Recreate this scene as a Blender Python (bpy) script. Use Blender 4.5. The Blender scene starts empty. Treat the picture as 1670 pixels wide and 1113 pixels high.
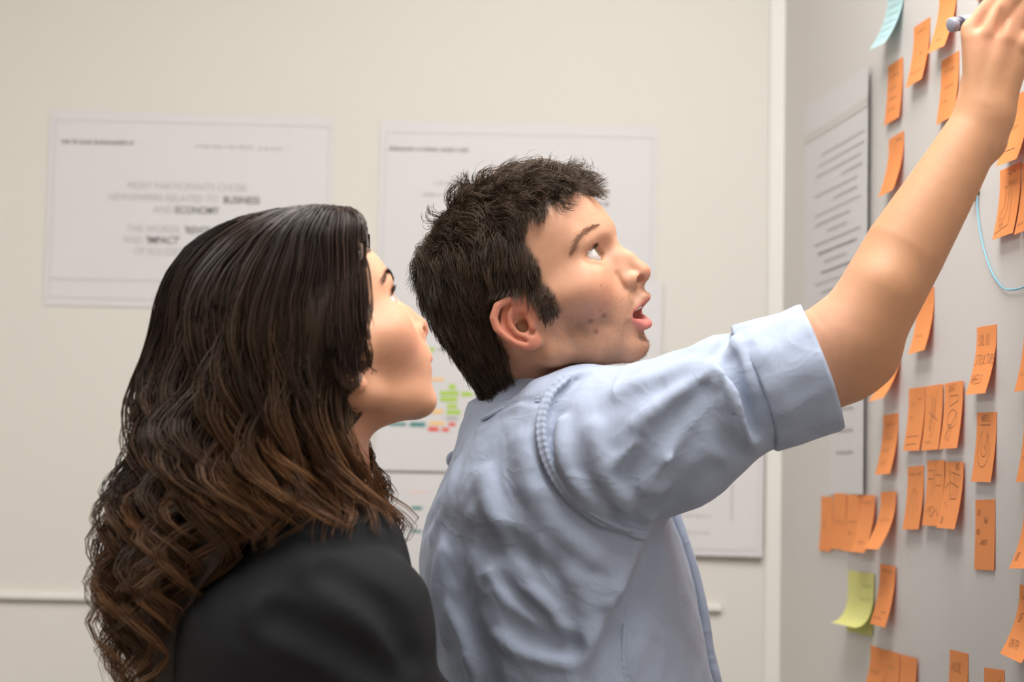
import bpy, bmesh, math, random
import numpy as np
random.seed(7); RNG = np.random.default_rng(11)
SC = bpy.context.scene; COL = SC.collection
# ------------------------------------------------------------------ camera
FPX, CX, CY = 3700.0, 835.0, 556.5                     # focal length and centre in the photo's pixels
PITCH, ROLL = math.atan(243 / FPX), math.radians(1.0)
CAM = np.array([0.0, 0.0, 1.42])
_f = np.array([0, math.cos(PITCH), math.sin(PITCH)]); _r0 = np.array([1.0, 0, 0]); _u0 = np.cross(_r0, _f)
_r = math.cos(ROLL) * _r0 + math.sin(ROLL) * _u0; _u = -math.sin(ROLL) * _r0 + math.cos(ROLL) * _u0
def ray(x, y): return _f + (x - CX) / FPX * _r - (y - CY) / FPX * _u
def W(x, y, d): return CAM + d * ray(x, y)             # photo pixel + depth -> metres
def proj(P):
    q = np.asarray(P) - CAM; d = q @ _f
    return np.stack([CX + FPX * (q @ _r) / d, CY - FPX * (q @ _u) / d], -1)
cd = bpy.data.cameras.new('camera'); cam = bpy.data.objects.new('camera', cd); COL.objects.link(cam)
import mathutils
M = mathutils.Matrix.Identity(4)
for i in range(3):
    M[i][0], M[i][1], M[i][2], M[i][3] = _r[i], _u[i], -_f[i], CAM[i]
cam.matrix_world = M
cd.sensor_width = 36; cd.lens = 36 * FPX / 1670; cd.clip_start = 0.05
cd.dof.use_dof = True; cd.dof.focus_distance = 2.33; cd.dof.aperture_fstop = 4.5
SC.camera = cam
# ------------------------------------------------------------------ world, lamps, exposure
wd = bpy.data.worlds.new('world'); SC.world = wd; wd.use_nodes = True
wd.node_tree.nodes['Background'].inputs[0].default_value = (1.0, 0.985, 0.965, 1)
wd.node_tree.nodes['Background'].inputs[1].default_value = 0.0
def area(name, loc, target, sx, sy, power, col):
    L = bpy.data.lights.new(name, 'AREA'); L.shape = 'RECTANGLE'; L.size = sx; L.size_y = sy; L.energy = power; L.color = col
    o = bpy.data.objects.new(name, L); COL.objects.link(o); o.location = loc
    d = mathutils.Vector(target) - mathutils.Vector(loc); o.rotation_euler = d.to_track_quat('-Z', 'Y').to_euler(); return o
area('ceiling_lamp_middle_offscreen', (0.2, 1.95, 2.68), (0.2, 1.95, 0), 0.6, 1.2, 21, (1, 0.99, 0.97))
area('ceiling_lamp_left_offscreen', (-1.4, 1.6, 2.68), (-1.4, 1.6, 0), 0.6, 1.2, 14, (1, 0.985, 0.96))
area('ceiling_lamp_rear_offscreen', (0.25, -.4, 2.68), (0.25, -.4, 0), 0.6, 1.2, 10, (1, 0.985, 0.96))
SC.view_settings.view_transform = 'Standard'; SC.view_settings.look = 'None'
SC.view_settings.exposure = 0.68; SC.view_settings.gamma = 1.0; SC.view_settings.use_curve_mapping = False
# ------------------------------------------------------------------ helpers: materials, objects
def srgb(r, g, b):
    f = lambda c: (c / 255 / 12.92) if c / 255 <= 0.04045 else ((c / 255 + 0.055) / 1.055) ** 2.4
    return (f(r), f(g), f(b), 1.0)
def mat(name, col, rough=0.6, noise=0.0, nscale=40.0, bump=0.0, bscale=200.0, attr=None, sss=0.0, sssr=(1, .35, .2), sssscale=.006, spec=0.5, coat=0, sheen=0, bdist=.001, aniso=0, crease=0):
    m = bpy.data.materials.new(name); m.use_nodes = True; nt = m.node_tree; b = nt.nodes['Principled BSDF']
    b.inputs['Roughness'].default_value = rough; b.inputs['Base Color'].default_value = col
    b.inputs['Specular IOR Level'].default_value = spec
    if sss: b.inputs['Subsurface Weight'].default_value = sss; b.inputs['Subsurface Radius'].default_value = sssr; b.inputs['Subsurface Scale'].default_value = sssscale
    if coat: b.inputs['Coat Weight'].default_value = coat; b.inputs['Coat Roughness'].default_value = 0.05
    if sheen: b.inputs['Sheen Weight'].default_value = sheen
    if aniso: b.inputs['Anisotropic'].default_value = aniso
    tc = nt.nodes.new('ShaderNodeTexCoord'); src = None
    if attr:
        a = nt.nodes.new('ShaderNodeAttribute'); a.attribute_name = attr; src = a.outputs['Color']
    if noise:
        n = nt.nodes.new('ShaderNodeTexNoise'); n.inputs['Scale'].default_value = nscale; n.inputs['Detail'].default_value = 4
        nt.links.new(tc.outputs['Object'], n.inputs['Vector'])
        mr = nt.nodes.new('ShaderNodeMapRange'); mr.inputs[3].default_value = 1 - noise; mr.inputs[4].default_value = 1 + noise
        mr.inputs[1].default_value = .25; mr.inputs[2].default_value = .75
        nt.links.new(n.outputs['Fac'], mr.inputs[0])
        mx = nt.nodes.new('ShaderNodeVectorMath'); mx.operation = 'SCALE'
        if src: nt.links.new(src, mx.inputs[0])
        else: mx.inputs[0].default_value = col[:3]
        nt.links.new(mr.outputs[0], mx.inputs['Scale']); src = mx.outputs[0]
    if src: nt.links.new(src, b.inputs['Base Color'])
    if bump:
        n2 = nt.nodes.new('ShaderNodeTexNoise'); n2.inputs['Scale'].default_value = bscale; n2.inputs['Detail'].default_value = 5
        nt.links.new(tc.outputs['Object'], n2.inputs['Vector'])
        bp = nt.nodes.new('ShaderNodeBump'); bp.inputs['Strength'].default_value = bump; bp.inputs['Distance'].default_value = bdist
        nt.links.new(n2.outputs['Fac'], bp.inputs['Height']); nt.links.new(bp.outputs[0], b.inputs['Normal'])
        if crease:                                         # crumpled cloth: creases where a warped noise crosses its middle
            prev = bp
            for sc_, di in ((8, crease), (21, crease * .4)):
                n3 = nt.nodes.new('ShaderNodeTexNoise'); n3.inputs['Scale'].default_value = sc_; n3.inputs['Detail'].default_value = 2; n3.inputs['Distortion'].default_value = .8
                nt.links.new(tc.outputs['Object'], n3.inputs['Vector'])
                m1 = nt.nodes.new('ShaderNodeMath'); m1.operation = 'SUBTRACT'; m1.inputs[1].default_value = .5; nt.links.new(n3.outputs['Fac'], m1.inputs[0])
                m2 = nt.nodes.new('ShaderNodeMath'); m2.operation = 'ABSOLUTE'; nt.links.new(m1.outputs[0], m2.inputs[0])
                m3 = nt.nodes.new('ShaderNodeMath'); m3.operation = 'MINIMUM'; m3.inputs[1].default_value = .09; nt.links.new(m2.outputs[0], m3.inputs[0])
                b2 = nt.nodes.new('ShaderNodeBump'); b2.invert = True; b2.inputs['Strength'].default_value = .8; b2.inputs['Distance'].default_value = di
                nt.links.new(m3.outputs[0], b2.inputs['Height']); nt.links.new(prev.outputs[0], b2.inputs['Normal']); prev = b2
            nt.links.new(prev.outputs[0], b.inputs['Normal'])
    return m
def link(o, parent=None):
    COL.objects.link(o)
    if parent: o.parent = parent
    return o
def tag(o, label=None, cat=None, group=None, kind=None):
    for k, v in (('label', label), ('category', cat), ('group', group), ('kind', kind)):
        if v: o[k] = v
    return o
def empty(name, loc):
    o = bpy.data.objects.new(name, None); o.empty_display_size = .05; o.location = loc; return link(o)
def mesh(name, V, Fc, m, parent=None, smooth=True, col=None, world=True):
    """V in world metres; the object's origin is its parent's origin."""
    V = np.asarray(V, float)
    if parent is not None and world: V = V - np.array(parent_loc(parent))
    me = bpy.data.meshes.new(name)
    if isinstance(Fc, np.ndarray):
        n, k = Fc.shape
        me.vertices.add(len(V)); me.vertices.foreach_set('co', V.astype(np.float32).ravel())
        me.loops.add(n * k); me.loops.foreach_set('vertex_index', Fc.astype(np.int32).ravel())
        me.polygons.add(n); me.polygons.foreach_set('loop_start', np.arange(0, n * k, k, dtype=np.int32))
        me.update(calc_edges=True)
    else:
        me.from_pydata(V.tolist(), [], Fc); me.update()
    me.polygons.foreach_set('use_smooth', np.full(len(me.polygons), smooth))
    if col is not None:
        a = me.color_attributes.new('Col', 'FLOAT_COLOR', 'POINT')
        c = np.ones((len(V), 4), np.float32); c[:, :3] = col; a.data.foreach_set('color', c.ravel())
    me.materials.append(m)
    o = bpy.data.objects.new(name, me); return link(o, parent)
def parent_loc(p):
    l = np.array(p.location)
    while p.parent: p = p.parent; l = l + np.array(p.location)
    return l
def box(name, lo, hi, m, parent=None, bevel=0.0):
    lo, hi = np.array(lo, float), np.array(hi, float)
    bm = bmesh.new(); bmesh.ops.create_cube(bm, size=1)
    for v in bm.verts: v.co = mathutils.Vector((lo + hi) / 2 + np.array(v.co) * (hi - lo))
    if bevel: bmesh.ops.bevel(bm, geom=bm.edges[:], offset=bevel, segments=2, affect='EDGES')
    me = bpy.data.meshes.new(name); bm.to_mesh(me); bm.free(); me.materials.append(m)
    o = bpy.data.objects.new(name, me); return link(o, parent)
def tube(pts, rad, n=6, closed=False):
    """sweep a circle along pts -> V, F"""
    P = np.asarray(pts, float); L = len(P); rad = np.broadcast_to(rad, (L,))
    T = np.gradient(P, axis=0); T /= np.linalg.norm(T, axis=1)[:, None] + 1e-12
    a = np.array([0, 0, 1.0]) if abs(T[0, 2]) < .9 else np.array([1.0, 0, 0]); V = []
    N = np.cross(T[0], a); N /= np.linalg.norm(N)
    for i in range(L):
        N = N - (N @ T[i]) * T[i]; N /= np.linalg.norm(N); B = np.cross(T[i], N)
        for k in range(n):
            t = 2 * math.pi * k / n; V.append(P[i] + rad[i] * (math.cos(t) * N + math.sin(t) * B))
    Fc = [(i * n + k, i * n + (k + 1) % n, (i + 1) * n + (k + 1) % n, (i + 1) * n + k) for i in range(L - 1) for k in range(n)]
    Fc += [tuple(range(n))[::-1], tuple((L - 1) * n + k for k in range(n))]
    return V, Fc
def spline(pts, n):
    """Catmull-Rom through pts, n samples"""
    P = np.asarray(pts, float); P = np.vstack([2 * P[0] - P[1], P, 2 * P[-1] - P[-2]]); m = len(P) - 3
    t = np.linspace(0, m - 1e-9, n); i = t.astype(int); f = (t - i)[:, None]
    a, b, c, d = P[i], P[i + 1], P[i + 2], P[i + 3]
    return .5 * (2 * b + (c - a) * f + (2 * a - 5 * b + 4 * c - d) * f ** 2 + (3 * b - a - 3 * c + d) * f ** 3)
# ------------------------------------------------------------------ signed-distance modelling (bodies, clothes)
def _len(v): return np.sqrt(np.einsum('...i,...i->...', v, v))
F4 = np.float32
class Prim:
    seg = None
    def __init__(s, fn, c, r, k=0.0, op='u', sym=False): s.fn, s.c, s.r, s.k, s.op, s.sym = fn, np.array(c, float), r, k, op, sym
def eulR(rx, ry, rz): return np.array(mathutils.Euler((math.radians(rx), math.radians(ry), math.radians(rz)), 'XYZ').to_matrix())
def ell(c, r, k=0.0, op='u', sym=False, rot=None):
    c = np.array(c, float); r = np.array(r, float); R = None if rot is None else eulR(*rot).astype(F4); c4, r4, r2 = c.astype(F4), (1 / r).astype(F4), (1 / (r * r)).astype(F4)
    def fn(p):
        q = p - c4
        if R is not None: q = q @ R
        a = _len(q * r4); b = _len(q * r2); return a * (a - 1) / np.maximum(b, 1e-9)
    return Prim(fn, c, max(r), k, op, sym)
def cap(a, b, ra, rb, k=0.0, op='u', sym=False):
    a = np.array(a, float); b = np.array(b, float); ab = b - a; l2 = ab @ ab; a4, ab4, u4 = a.astype(F4), ab.astype(F4), (ab / l2).astype(F4); ra4, rd4 = F4(ra), F4(rb - ra)
    def fn(p):
        q = p - a4; t = np.minimum(np.maximum(q @ u4, 0), 1); return _len(q - t[..., None] * ab4) - (ra4 + rd4 * t)
    return Prim(fn, (a + b) / 2, math.sqrt(l2) / 2 + max(ra, rb), k, op, sym)
def chain(P, rad, k=0.0, op='u', sym=False):
    P = np.asarray(P, float); rad = np.broadcast_to(np.asarray(rad, float), (len(P),)); c = P.mean(0)
    A4 = P[:-1].astype(F4); B4 = (P[1:] - P[:-1]); U4 = (B4 / ((B4 ** 2).sum(1)[:, None] + 1e-12)).astype(F4); B4 = B4.astype(F4); r4 = rad.astype(F4)
    def fn(p, sel=None):
        d = None
        for i in (range(len(A4)) if sel is None else sel):
            q = p - A4[i]; t = np.minimum(np.maximum(q @ U4[i], 0), 1)
            e = _len(q - t[..., None] * B4[i]) - (r4[i] + (r4[i + 1] - r4[i]) * t); d = e if d is None else np.minimum(d, e)
        return d
    pr = Prim(fn, c, _len(P - c).max() + rad.max(), k, op, sym)
    mid = (P[:-1] + P[1:]) / 2; pr.seg = (mid, _len(P[1:] - P[:-1]) / 2 + np.maximum(rad[1:], rad[:-1])); return pr
def custom(fn, c, r, k=0.0, op='u', sym=False): return Prim(fn, c, r, k, op, sym)
def smin(a, b, k):
    if k <= 0: return np.minimum(a, b)
    h = np.maximum(k - np.abs(a - b), 0) / k; return np.minimum(a, b) - h * h * k * .25
class Group:
    """list of prims in a local frame: world = R @ (local * s) + t"""
    def __init__(s, prims, R=None, t=(0, 0, 0), sc=1.0): s.p, s.R, s.t, s.s = prims, (np.eye(3) if R is None else R), np.array(t, float), sc
    def local(s, P): return (P - s.t) @ s.R / s.s
    def world(s, L): return (np.asarray(L, float) * s.s) @ s.R.T + s.t
    def ev(s, P, bc=None, br=0):
        p = s.local(P).astype(F4); ps = None; d = np.full(p.shape[:-1], 1e3 / s.s, F4)
        if bc is not None: c = s.local(bc); cs = c * np.array([1, -1, 1]) if c[1] < 0 else c; rr = br / s.s
        for q in s.p:
            if bc is not None:
                lb = _len((cs if q.sym else c) - q.c) - q.r - rr
                if lb > 2 * rr + q.k: continue
                if q.seg is not None:
                    sel = np.where(_len((cs if q.sym else c) - q.seg[0]) - q.seg[1] - rr <= 2 * rr + q.k)[0]
                    if not len(sel): continue
                else: sel = None
            else: sel = None
            if q.sym and ps is None: ps = p.copy(); ps[..., 1] = np.abs(ps[..., 1])
            e = q.fn(ps if q.sym else p) if sel is None else q.fn(ps if q.sym else p, sel)
            d = smin(d, e, q.k) if q.op == 'u' else -smin(-d, e, q.k)
        return d * F4(s.s)
class Solid:
    def __init__(s, groups, k=0.0, post=None): s.g, s.k, s.post = groups, k, post
    def ev(s, P, bc=None, br=0):
        d = None
        for g in s.g: e = g.ev(P, bc, br); d = e if d is None else smin(d, e, s.k)
        if s.post: d = s.post(P, d)
        return d
    def grad(s, P, h=1e-3):
        g = np.stack([s.ev(P + h * e) - s.ev(P - h * e) for e in np.eye(3)], -1); return g / (_len(g)[..., None] + 1e-12)
def polygonise(S, lo, hi, h, n=12, slack=1.3, smooth=1):
    """sparse surface nets -> V, quads"""
    lo = np.array(lo, float); nb = np.ceil((np.array(hi) - lo) / (h * n)).astype(int); bs = h * n
    G = np.stack(np.meshgrid(*[np.arange(k) for k in nb], indexing='ij'), -1).reshape(-1, 3)
    cen = lo + (G + .5) * bs; br = bs * math.sqrt(3) / 2
    d = np.concatenate([S.ev(c) for c in np.array_split(cen, max(1, len(cen) // 20000))])
    act = G[np.abs(d) < br * slack]
    N = nb * n + 3; ax = np.arange(n + 2)
    off = np.stack(np.meshgrid(ax, ax, ax, indexing='ij'), -1).astype(float) * h
    K, VV, QQ = [], [], []
    ce = [(a, b) for a in range(8) for b in range(a + 1, 8) if bin(a ^ b).count('1') == 1]
    co = np.array([[(a >> 2) & 1, (a >> 1) & 1, a & 1] for a in range(8)])
    for g in act:
        o = lo + g * bs; P = o + off; v = S.ev(P, o + bs / 2, br + h)
        s = v < 0
        if s.all() or not s.any(): continue
        c8 = np.stack([v[a:a + n + 1, b:b + n + 1, c:c + n + 1] for a, b, c in co], -1); s8 = c8 < 0
        m = s8.any(-1) & ~s8.all(-1); idx = np.argwhere(m); cv = c8[m]
        if not len(idx): continue
        acc = np.zeros((len(idx), 3)); cnt = np.zeros(len(idx))
        for a, b in ce:
            x = (cv[:, a] < 0) != (cv[:, b] < 0)
            t = np.where(x, cv[:, a] / np.where(x, cv[:, a] - cv[:, b], 1), 0)
            acc += np.where(x[:, None], co[a] + t[:, None] * (co[b] - co[a]), 0); cnt += x
        gi = idx + g * n; key = (gi[:, 0] * N[1] + gi[:, 1]) * N[2] + gi[:, 2]
        K.append(key); VV.append(o + (idx + acc / cnt[:, None]) * h)
        for axn in range(3):
            e = np.zeros(3, int); e[axn] = 1; b, c = [(1, 2), (2, 0), (0, 1)][axn]
            sl0 = [slice(1, n + 1)] * 3; sl0[axn] = slice(0, n); sl1 = list(sl0); sl1[axn] = slice(1, n + 1)
            A, B = s[tuple(sl0)], s[tuple(sl1)]; x = np.argwhere(A != B)
            if not len(x): continue
            fl = A[tuple(x.T)]; x = x + 1; x[:, axn] -= 1; x = x + g * n
            eb = np.zeros(3, int); eb[b] = 1; ec = np.zeros(3, int); ec[c] = 1
            kk = [((y[:, 0] * N[1] + y[:, 1]) * N[2] + y[:, 2]) for y in (x - eb - ec, x - ec, x, x - eb)]
            q = np.stack(kk, -1); q[~fl] = q[~fl][:, ::-1]; QQ.append(q)
    K = np.concatenate(K); VV = np.concatenate(VV); QQ = np.concatenate(QQ)
    uk, first = np.unique(K, return_index=True); V = VV[first]
    Q = np.searchsorted(uk, QQ); Q = np.clip(Q, 0, len(uk) - 1); ok = (uk[Q] == QQ).all(1); Q = Q[ok]
    lab = np.arange(len(V))                                   # keep the largest connected piece
    E_ = np.concatenate([Q[:, [0, 1]], Q[:, [1, 2]], Q[:, [2, 3]]])
    for _ in range(400):
        l0 = lab.copy(); m_ = np.minimum(lab[E_[:, 0]], lab[E_[:, 1]])
        np.minimum.at(lab, E_[:, 0], m_); np.minimum.at(lab, E_[:, 1], m_); lab = lab[lab]; lab = lab[lab]
        if (lab == l0).all(): break
    best = np.bincount(lab).argmax(); keep = lab == best; Q = Q[keep[Q[:, 0]]]; new = np.cumsum(keep) - 1; V = V[keep]; Q = new[Q]
    for _ in range(smooth):
        acc = np.zeros_like(V); cnt = np.zeros(len(V))
        for a, b in ((0, 1), (1, 2), (2, 3), (3, 0)):
            for i, j in ((a, b), (b, a)):
                np.add.at(acc, Q[:, i], V[Q[:, j]]); np.add.at(cnt, Q[:, i], 1)
        V = .5 * V + .5 * acc / np.maximum(cnt, 1)[:, None]
    return V, Q
def march(S, x, y, d0, d1, n=90):
    """first hit of a photo pixel's ray with S between two depths"""
    d = np.linspace(d0, d1, n); v = S.ev(CAM + d[:, None] * ray(x, y)); i = np.argmax(v < 0)
    if not (v < 0).any(): return None
    a, b = d[max(i - 1, 0)], d[i]; e = np.linspace(a, b, 12); w = S.ev(CAM + e[:, None] * ray(x, y)); j = max(1, int(np.argmax(w < 0)))
    t = w[j - 1] / (w[j - 1] - w[j] + 1e-12); return CAM + (e[j - 1] + t * (e[j] - e[j - 1])) * ray(x, y)
def sstep(x, a, b): t = np.clip((x - a) / (b - a), 0, 1); return t * t * (3 - 2 * t)
def headR(psi, tht, phi):
    a, b, c = np.radians([psi, tht, phi]); C, S = np.cos, np.sin
    return (np.array([[C(a), S(a), 0], [-S(a), C(a), 0], [0, 0, 1]]) @ np.array([[C(b), 0, -S(b)], [0, 1, 0], [S(b), 0, C(b)]])
            @ np.array([[1, 0, 0], [0, C(c), -S(c)], [0, S(c), C(c)]]))
_VN = {}
def vnoise(P, seed=0):
    """cheap smooth 3-D noise in -1..1 from a few warped sines"""
    if seed not in _VN:
        r = np.random.default_rng(seed); _VN[seed] = []
        for i in range(3): D = r.normal(size=(3, 3)); D /= np.linalg.norm(D, axis=1)[:, None]; _VN[seed].append((D.T.astype(F4), r.uniform(0, 6.28, 3).astype(F4)))
    out = 0; q = np.asarray(P, F4)
    for i, (D, ph) in enumerate(_VN[seed]):
        s = np.sin(q @ D * F4(1 + .35 * i) + ph); out = out + s[..., 0] * s[..., 1] * s[..., 2] * 1.6 + .25 * s[..., 0]; q = q + F4(.6) * s[..., [2, 0, 1]]
    return out / 2.3
def strands_mesh(P, rad, taper=True, n=3):
    """P (N,S,3) centre lines, rad (N,) or (N,S) -> V, quads : thin tubes"""
    N, S, _ = P.shape; T = np.gradient(P, axis=1); T /= _len(T)[..., None] + 1e-12
    ref = np.eye(3)[np.argmin(np.abs(T[:, 0]), axis=1)][:, None, :]
    A = np.cross(T, ref); A /= _len(A)[..., None] + 1e-12; B = np.cross(T, A)
    rad = np.asarray(rad); rad = rad[:, None] * np.ones((1, S)) if rad.ndim == 1 else rad
    if taper: rad = rad * np.linspace(1, 0, S)[None] ** .35 * 1.0 + 1e-6
    V = np.stack([P + rad[..., None] * (math.cos(2 * math.pi * k / n) * A + math.sin(2 * math.pi * k / n) * B) for k in range(n)], 2)  # N,S,n,3
    i = (np.arange(N)[:, None, None] * S + np.arange(S - 1)[None, :, None]) * n; k = np.arange(n)[None, None]
    q = np.stack([i + k, i + (k + 1) % n, i + n + (k + 1) % n, i + n + k], -1).reshape(-1, 4)
    return V.reshape(-1, 3), q
def in_poly(x, z, poly):
    ins = np.zeros(len(x), bool); n = len(poly)
    for i in range(n):
        (x1, z1), (x2, z2) = poly[i], poly[(i + 1) % n]
        c = ((z1 > z) != (z2 > z)) & (x < (x2 - x1) * (z - z1) / ((z2 - z1) or 1e-9) + x1); ins ^= c
    return ins
# ------------------------------------------------------------------ the room
WALL = mat('wall_paint', srgb(213, 209, 201), .75, noise=.012, nscale=3, bump=.06, bscale=300)
WALLR = mat('board_wall_paint', srgb(206, 201, 197), .5, noise=.012, nscale=3, bump=.04, bscale=200)
TRIMM = mat('trim_paint', srgb(222, 220, 213), .5, noise=.01, nscale=8)
FLOORM = mat('floor_carpet', srgb(168, 160, 152), .9, noise=.12, nscale=60, bump=.3, bscale=400)
CEILM = mat('ceiling_paint', srgb(235, 233, 228), .8, noise=.01)
BY = 3.352                                                            # the back wall's plane
_a, _b = W(1283, 800, 3.30)[:2], W(1610, 800, 2.445)[:2]
EH = np.array([*(_b - _a), 0.0]); EH /= np.linalg.norm(EH)             # along the pin-up wall, towards the camera
EN = np.array([EH[1], -EH[0], 0.0])                                    # out of it, into the room
if EN[0] > 0: EN = -EN
EV = np.array([0, 0, 1.0])
CORNER = np.array([_a[0] + EH[0] / EH[1] * (BY - _a[1]), BY, 0.0])
def on_board(x, y):
    v = ray(x, y); t = ((CORNER - CAM) @ EN) / (v @ EN); return CAM + t * v
def on_back(x, y):
    v = ray(x, y); return CAM + (BY - CAM[1]) / v[1] * v
def st(o): o['kind'] = 'structure'; return o
st(box('floor', (-2.6, -1.6, -.1), (2.2, 3.6, 0), FLOORM))
st(box('ceiling', (-2.6, -1.6, 2.75), (2.2, 3.6, 2.85), CEILM))
st(box('wall_back', (-2.6, BY, 0), (1.0, BY + .12, 2.75), WALL))
def prism(name, quad, z0, z1, m):
    V = [(*p[:2], z) for z in (z0, z1) for p in quad]
    return mesh(name, V, [(3, 2, 1, 0), (4, 5, 6, 7)] + [(i, (i + 1) % 4, 4 + (i + 1) % 4, 4 + i) for i in range(4)], m, smooth=False)
e0 = CORNER - EH * .02; e1 = CORNER + EH * 5.1
st(prism('wall_right', [e0, e0 - EN * .12, e1 - EN * .12, e1], 0, 2.75, WALLR))
st(box('wall_left', (-2.72, -1.72, 0), (-2.6, BY + .12, 2.75), WALL)); st(box('wall_rear', (-2.72, -1.72, 0), (2.2, -1.6, 2.75), WALL))
p975, pR = on_back(100, 974), on_back(1160, 990)
zr = p975[2]
t1 = st(box('trim_1', (-2.6, BY - .009, zr - .005), (on_back(1176, 990)[0], BY + .002, zr + .005), TRIMM, bevel=.002))
xs = on_back(1250, 600)[0]
st(box('trim_2', (xs, BY - .012, 0), (CORNER[0] + .01, BY + .002, 2.75), TRIMM, bevel=.003))
st(box('baseboard_back', (-2.6, BY - .014, 0), (xs, BY + .002, .1), TRIMM, bevel=.003))
# ------------------------------------------------------------------ printed sheets
PAPER = mat('sheet_paper', srgb(210, 207, 207), .6, noise=.006, nscale=12)
PAPERD = PAPERB = PAPER
INKG = mat('ink_light_grey', srgb(182, 179, 177), .7); INKD = mat('ink_dark_grey', srgb(98, 95, 94), .7); INKM = mat('ink_grey', srgb(150, 147, 145), .7); INKB = mat('ink_faint', srgb(196, 193, 191), .7)
def printc(name, c): return mat('ink_' + name, srgb(*c), .7)
GREEN, ORNG, REDI, TEAL, PINK = printc('green', (168, 204, 70)), printc('amber', (240, 196, 130)), printc('red', (226, 92, 84)), printc('teal', (62, 132, 130)), printc('pink', (232, 200, 198))
def sheet(name, label, org, ex, ey, en, w, h, m, bow=.002, lift=(0, 0), group=None):
    """thin paper sheet, org = top-left corner on the wall, ex right, ey down, en out; lift = how far the left / right edge stands off"""
    root = empty(name, org + ex * w / 2 + ey * h)
    nx, ny = 14, 10; V = []
    def S(u, v, off=0.0):
        o = .0012 + bow * math.sin(math.pi * u) * math.sin(math.pi * v) + lift[0] * (1 - u) ** 3 + lift[1] * u ** 3
        return org + ex * (u * w) + ey * (v * h) + en * (o + off)
    for k in (0.0, -.0003):
        for j in range(ny + 1):
            for i in range(nx + 1): V.append(S(i / nx, j / ny, k))
    n1 = (nx + 1) * (ny + 1); Fc = []
    for j in range(ny):
        for i in range(nx):
            a = j * (nx + 1) + i; q = (a, a + nx + 1, a + nx + 2, a + 1); Fc.append(q); Fc.append(tuple(n1 + t for t in q[::-1]))
    mesh('paper', V, Fc, m, root)
    tag(root, label, 'sheet', group); return root, S
def rects(root, S, items, m, name='print', off=.0005):
    V, Fc = [], []
    for (u0, v0, u1, v1) in items:
        k = max(1, int((u1 - u0) * 14))
        for i in range(k):
            a, b = u0 + (u1 - u0) * i / k, u0 + (u1 - u0) * (i + 1) / k; n = len(V)
            V += [S(a, v0, off), S(a, v1, off), S(b, v1, off), S(b, v0, off)]; Fc.append((n, n + 1, n + 2, n + 3))
    o = mesh(name, V, Fc, m, root, smooth=False)
    if len(items) > 1: o['kind'] = 'stuff'
    return o
def frame_lines(root, S, u0, v0, u1, v1, t, asp, m):
    rects(root, S, [(u0, v0, u1, v0 + t * asp), (u0, v1 - t * asp, u1, v1), (u0, v0, u0 + t, v1), (u1 - t, v0, u1, v1)], m, 'frame_print')
def words(root, S, u0, v, u1, hgt, m, rnd, name='small_print'):
    items = []; u = u0
    while u < u1:
        w = rnd.uniform(.006, .018); items.append((u, v + rnd.uniform(0, .2) * hgt, min(u + w, u1), v + hgt)); u += w + rnd.choice((.003, .003, .008))
    return rects(root, S, items, m, name)
def text(root, S, body, u, v, size, asp, m, align='LEFT', bold=0.0, sx=1.0):
    cu = bpy.data.curves.new('t', 'FONT'); cu.body = body; cu.size = 1; cu.align_x = align; cu.offset = bold
    o = bpy.data.objects.new('t', cu); COL.objects.link(o); dg = bpy.context.evaluated_depsgraph_get()
    me = bpy.data.meshes.new_from_object(o.evaluated_get(dg)); bpy.data.objects.remove(o); bpy.data.curves.remove(cu)
    V = [S(u + p.co.x * size * sx / asp, v - p.co.y * size, .0005) for p in me.vertices]; Fc = [tuple(p.vertices) for p in me.polygons]
    bpy.data.meshes.remove(me); return tag(mesh('lettering', V, Fc, m, root, smooth=False), kind='stuff')
EX, DN, BN = np.array([1.0, 0, 0]), np.array([0, 0, -1.0]), np.array([0, -1.0, 0])
def back_sheet(name, label, px0, py0, px1, hgt_px, m=PAPER, tilt=0.0, off=0.0, group='printed sheets on the back wall', lift=(0, 0)):
    a = on_back(px0, py0); w = on_back(px1, py0)[0] - a[0]; h = hgt_px / FPX * BY
    c, s = math.cos(tilt), math.sin(tilt); ex = np.array([c, 0, -s]); ey = np.array([-s, 0, -c])
    return (*sheet(name, label, a + BN * off, ex, ey, BN, w, h, m, group=group, lift=lift), w / h)
rn = random.Random(3)
r1, S1, A1 = back_sheet('printed_sheet', 'white landscape sheet reading most participants chose newspapers, behind the long-haired person', 82, 180, 545, 322, tilt=.006)
frame_lines(r1, S1, .02, .05, .985, .96, .0016, A1, INKG)
words(r1, S1, .045, .148, .30, .022, INKM, rn); words(r1, S1, .52, .16, .72, .014, INKG, rn); words(r1, S1, .74, .165, .82, .014, INKG, rn)
rects(r1, S1, [(.02, .862, .985, .866)], INKG, 'rule_print')
for body, u, v, b, m_ in (('MOST PARTICIPANTS CHOSE', .283, .395, 0, INKG), ('NEWSPAPERS RELATED TO', .215, .455, 0, INKG), ('BUSINESS', .62, .458, .012, INKD),
        ('AND', .375, .515, 0, INKG), ('ECONOMY', .452, .515, .012, INKD), ("THE WORDS", .285, .615, 0, INKG), ("'REVOL", .487, .618, .012, INKD),
        ('AND', .272, .672, 0, INKG), ("'IMPACT'", .353, .672, .014, INKD), ('OF SOLIDEST', .31, .73, 0, INKG)):
    text(r1, S1, body, u, v, .052, A1, m_, 'LEFT', b, (.895 if b == 0 else .86))
r2, S2, A2 = back_sheet('printed_sheet', 'white sheet hanging behind the man\'s head with a thin grey heading', 621, 196, 1072, 322, tilt=.006)
frame_lines(r2, S2, .02, .06, .985, .96, .0016, A2, INKG)
words(r2, S2, .035, .135, .32, .02, INKM, rn); words(r2, S2, .2, .31, .32, .016, INKG, rn); words(r2, S2, .16, .37, .24, .016, INKG, rn); words(r2, S2, .76, .395, .83, .02, INKM, rn)
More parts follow.
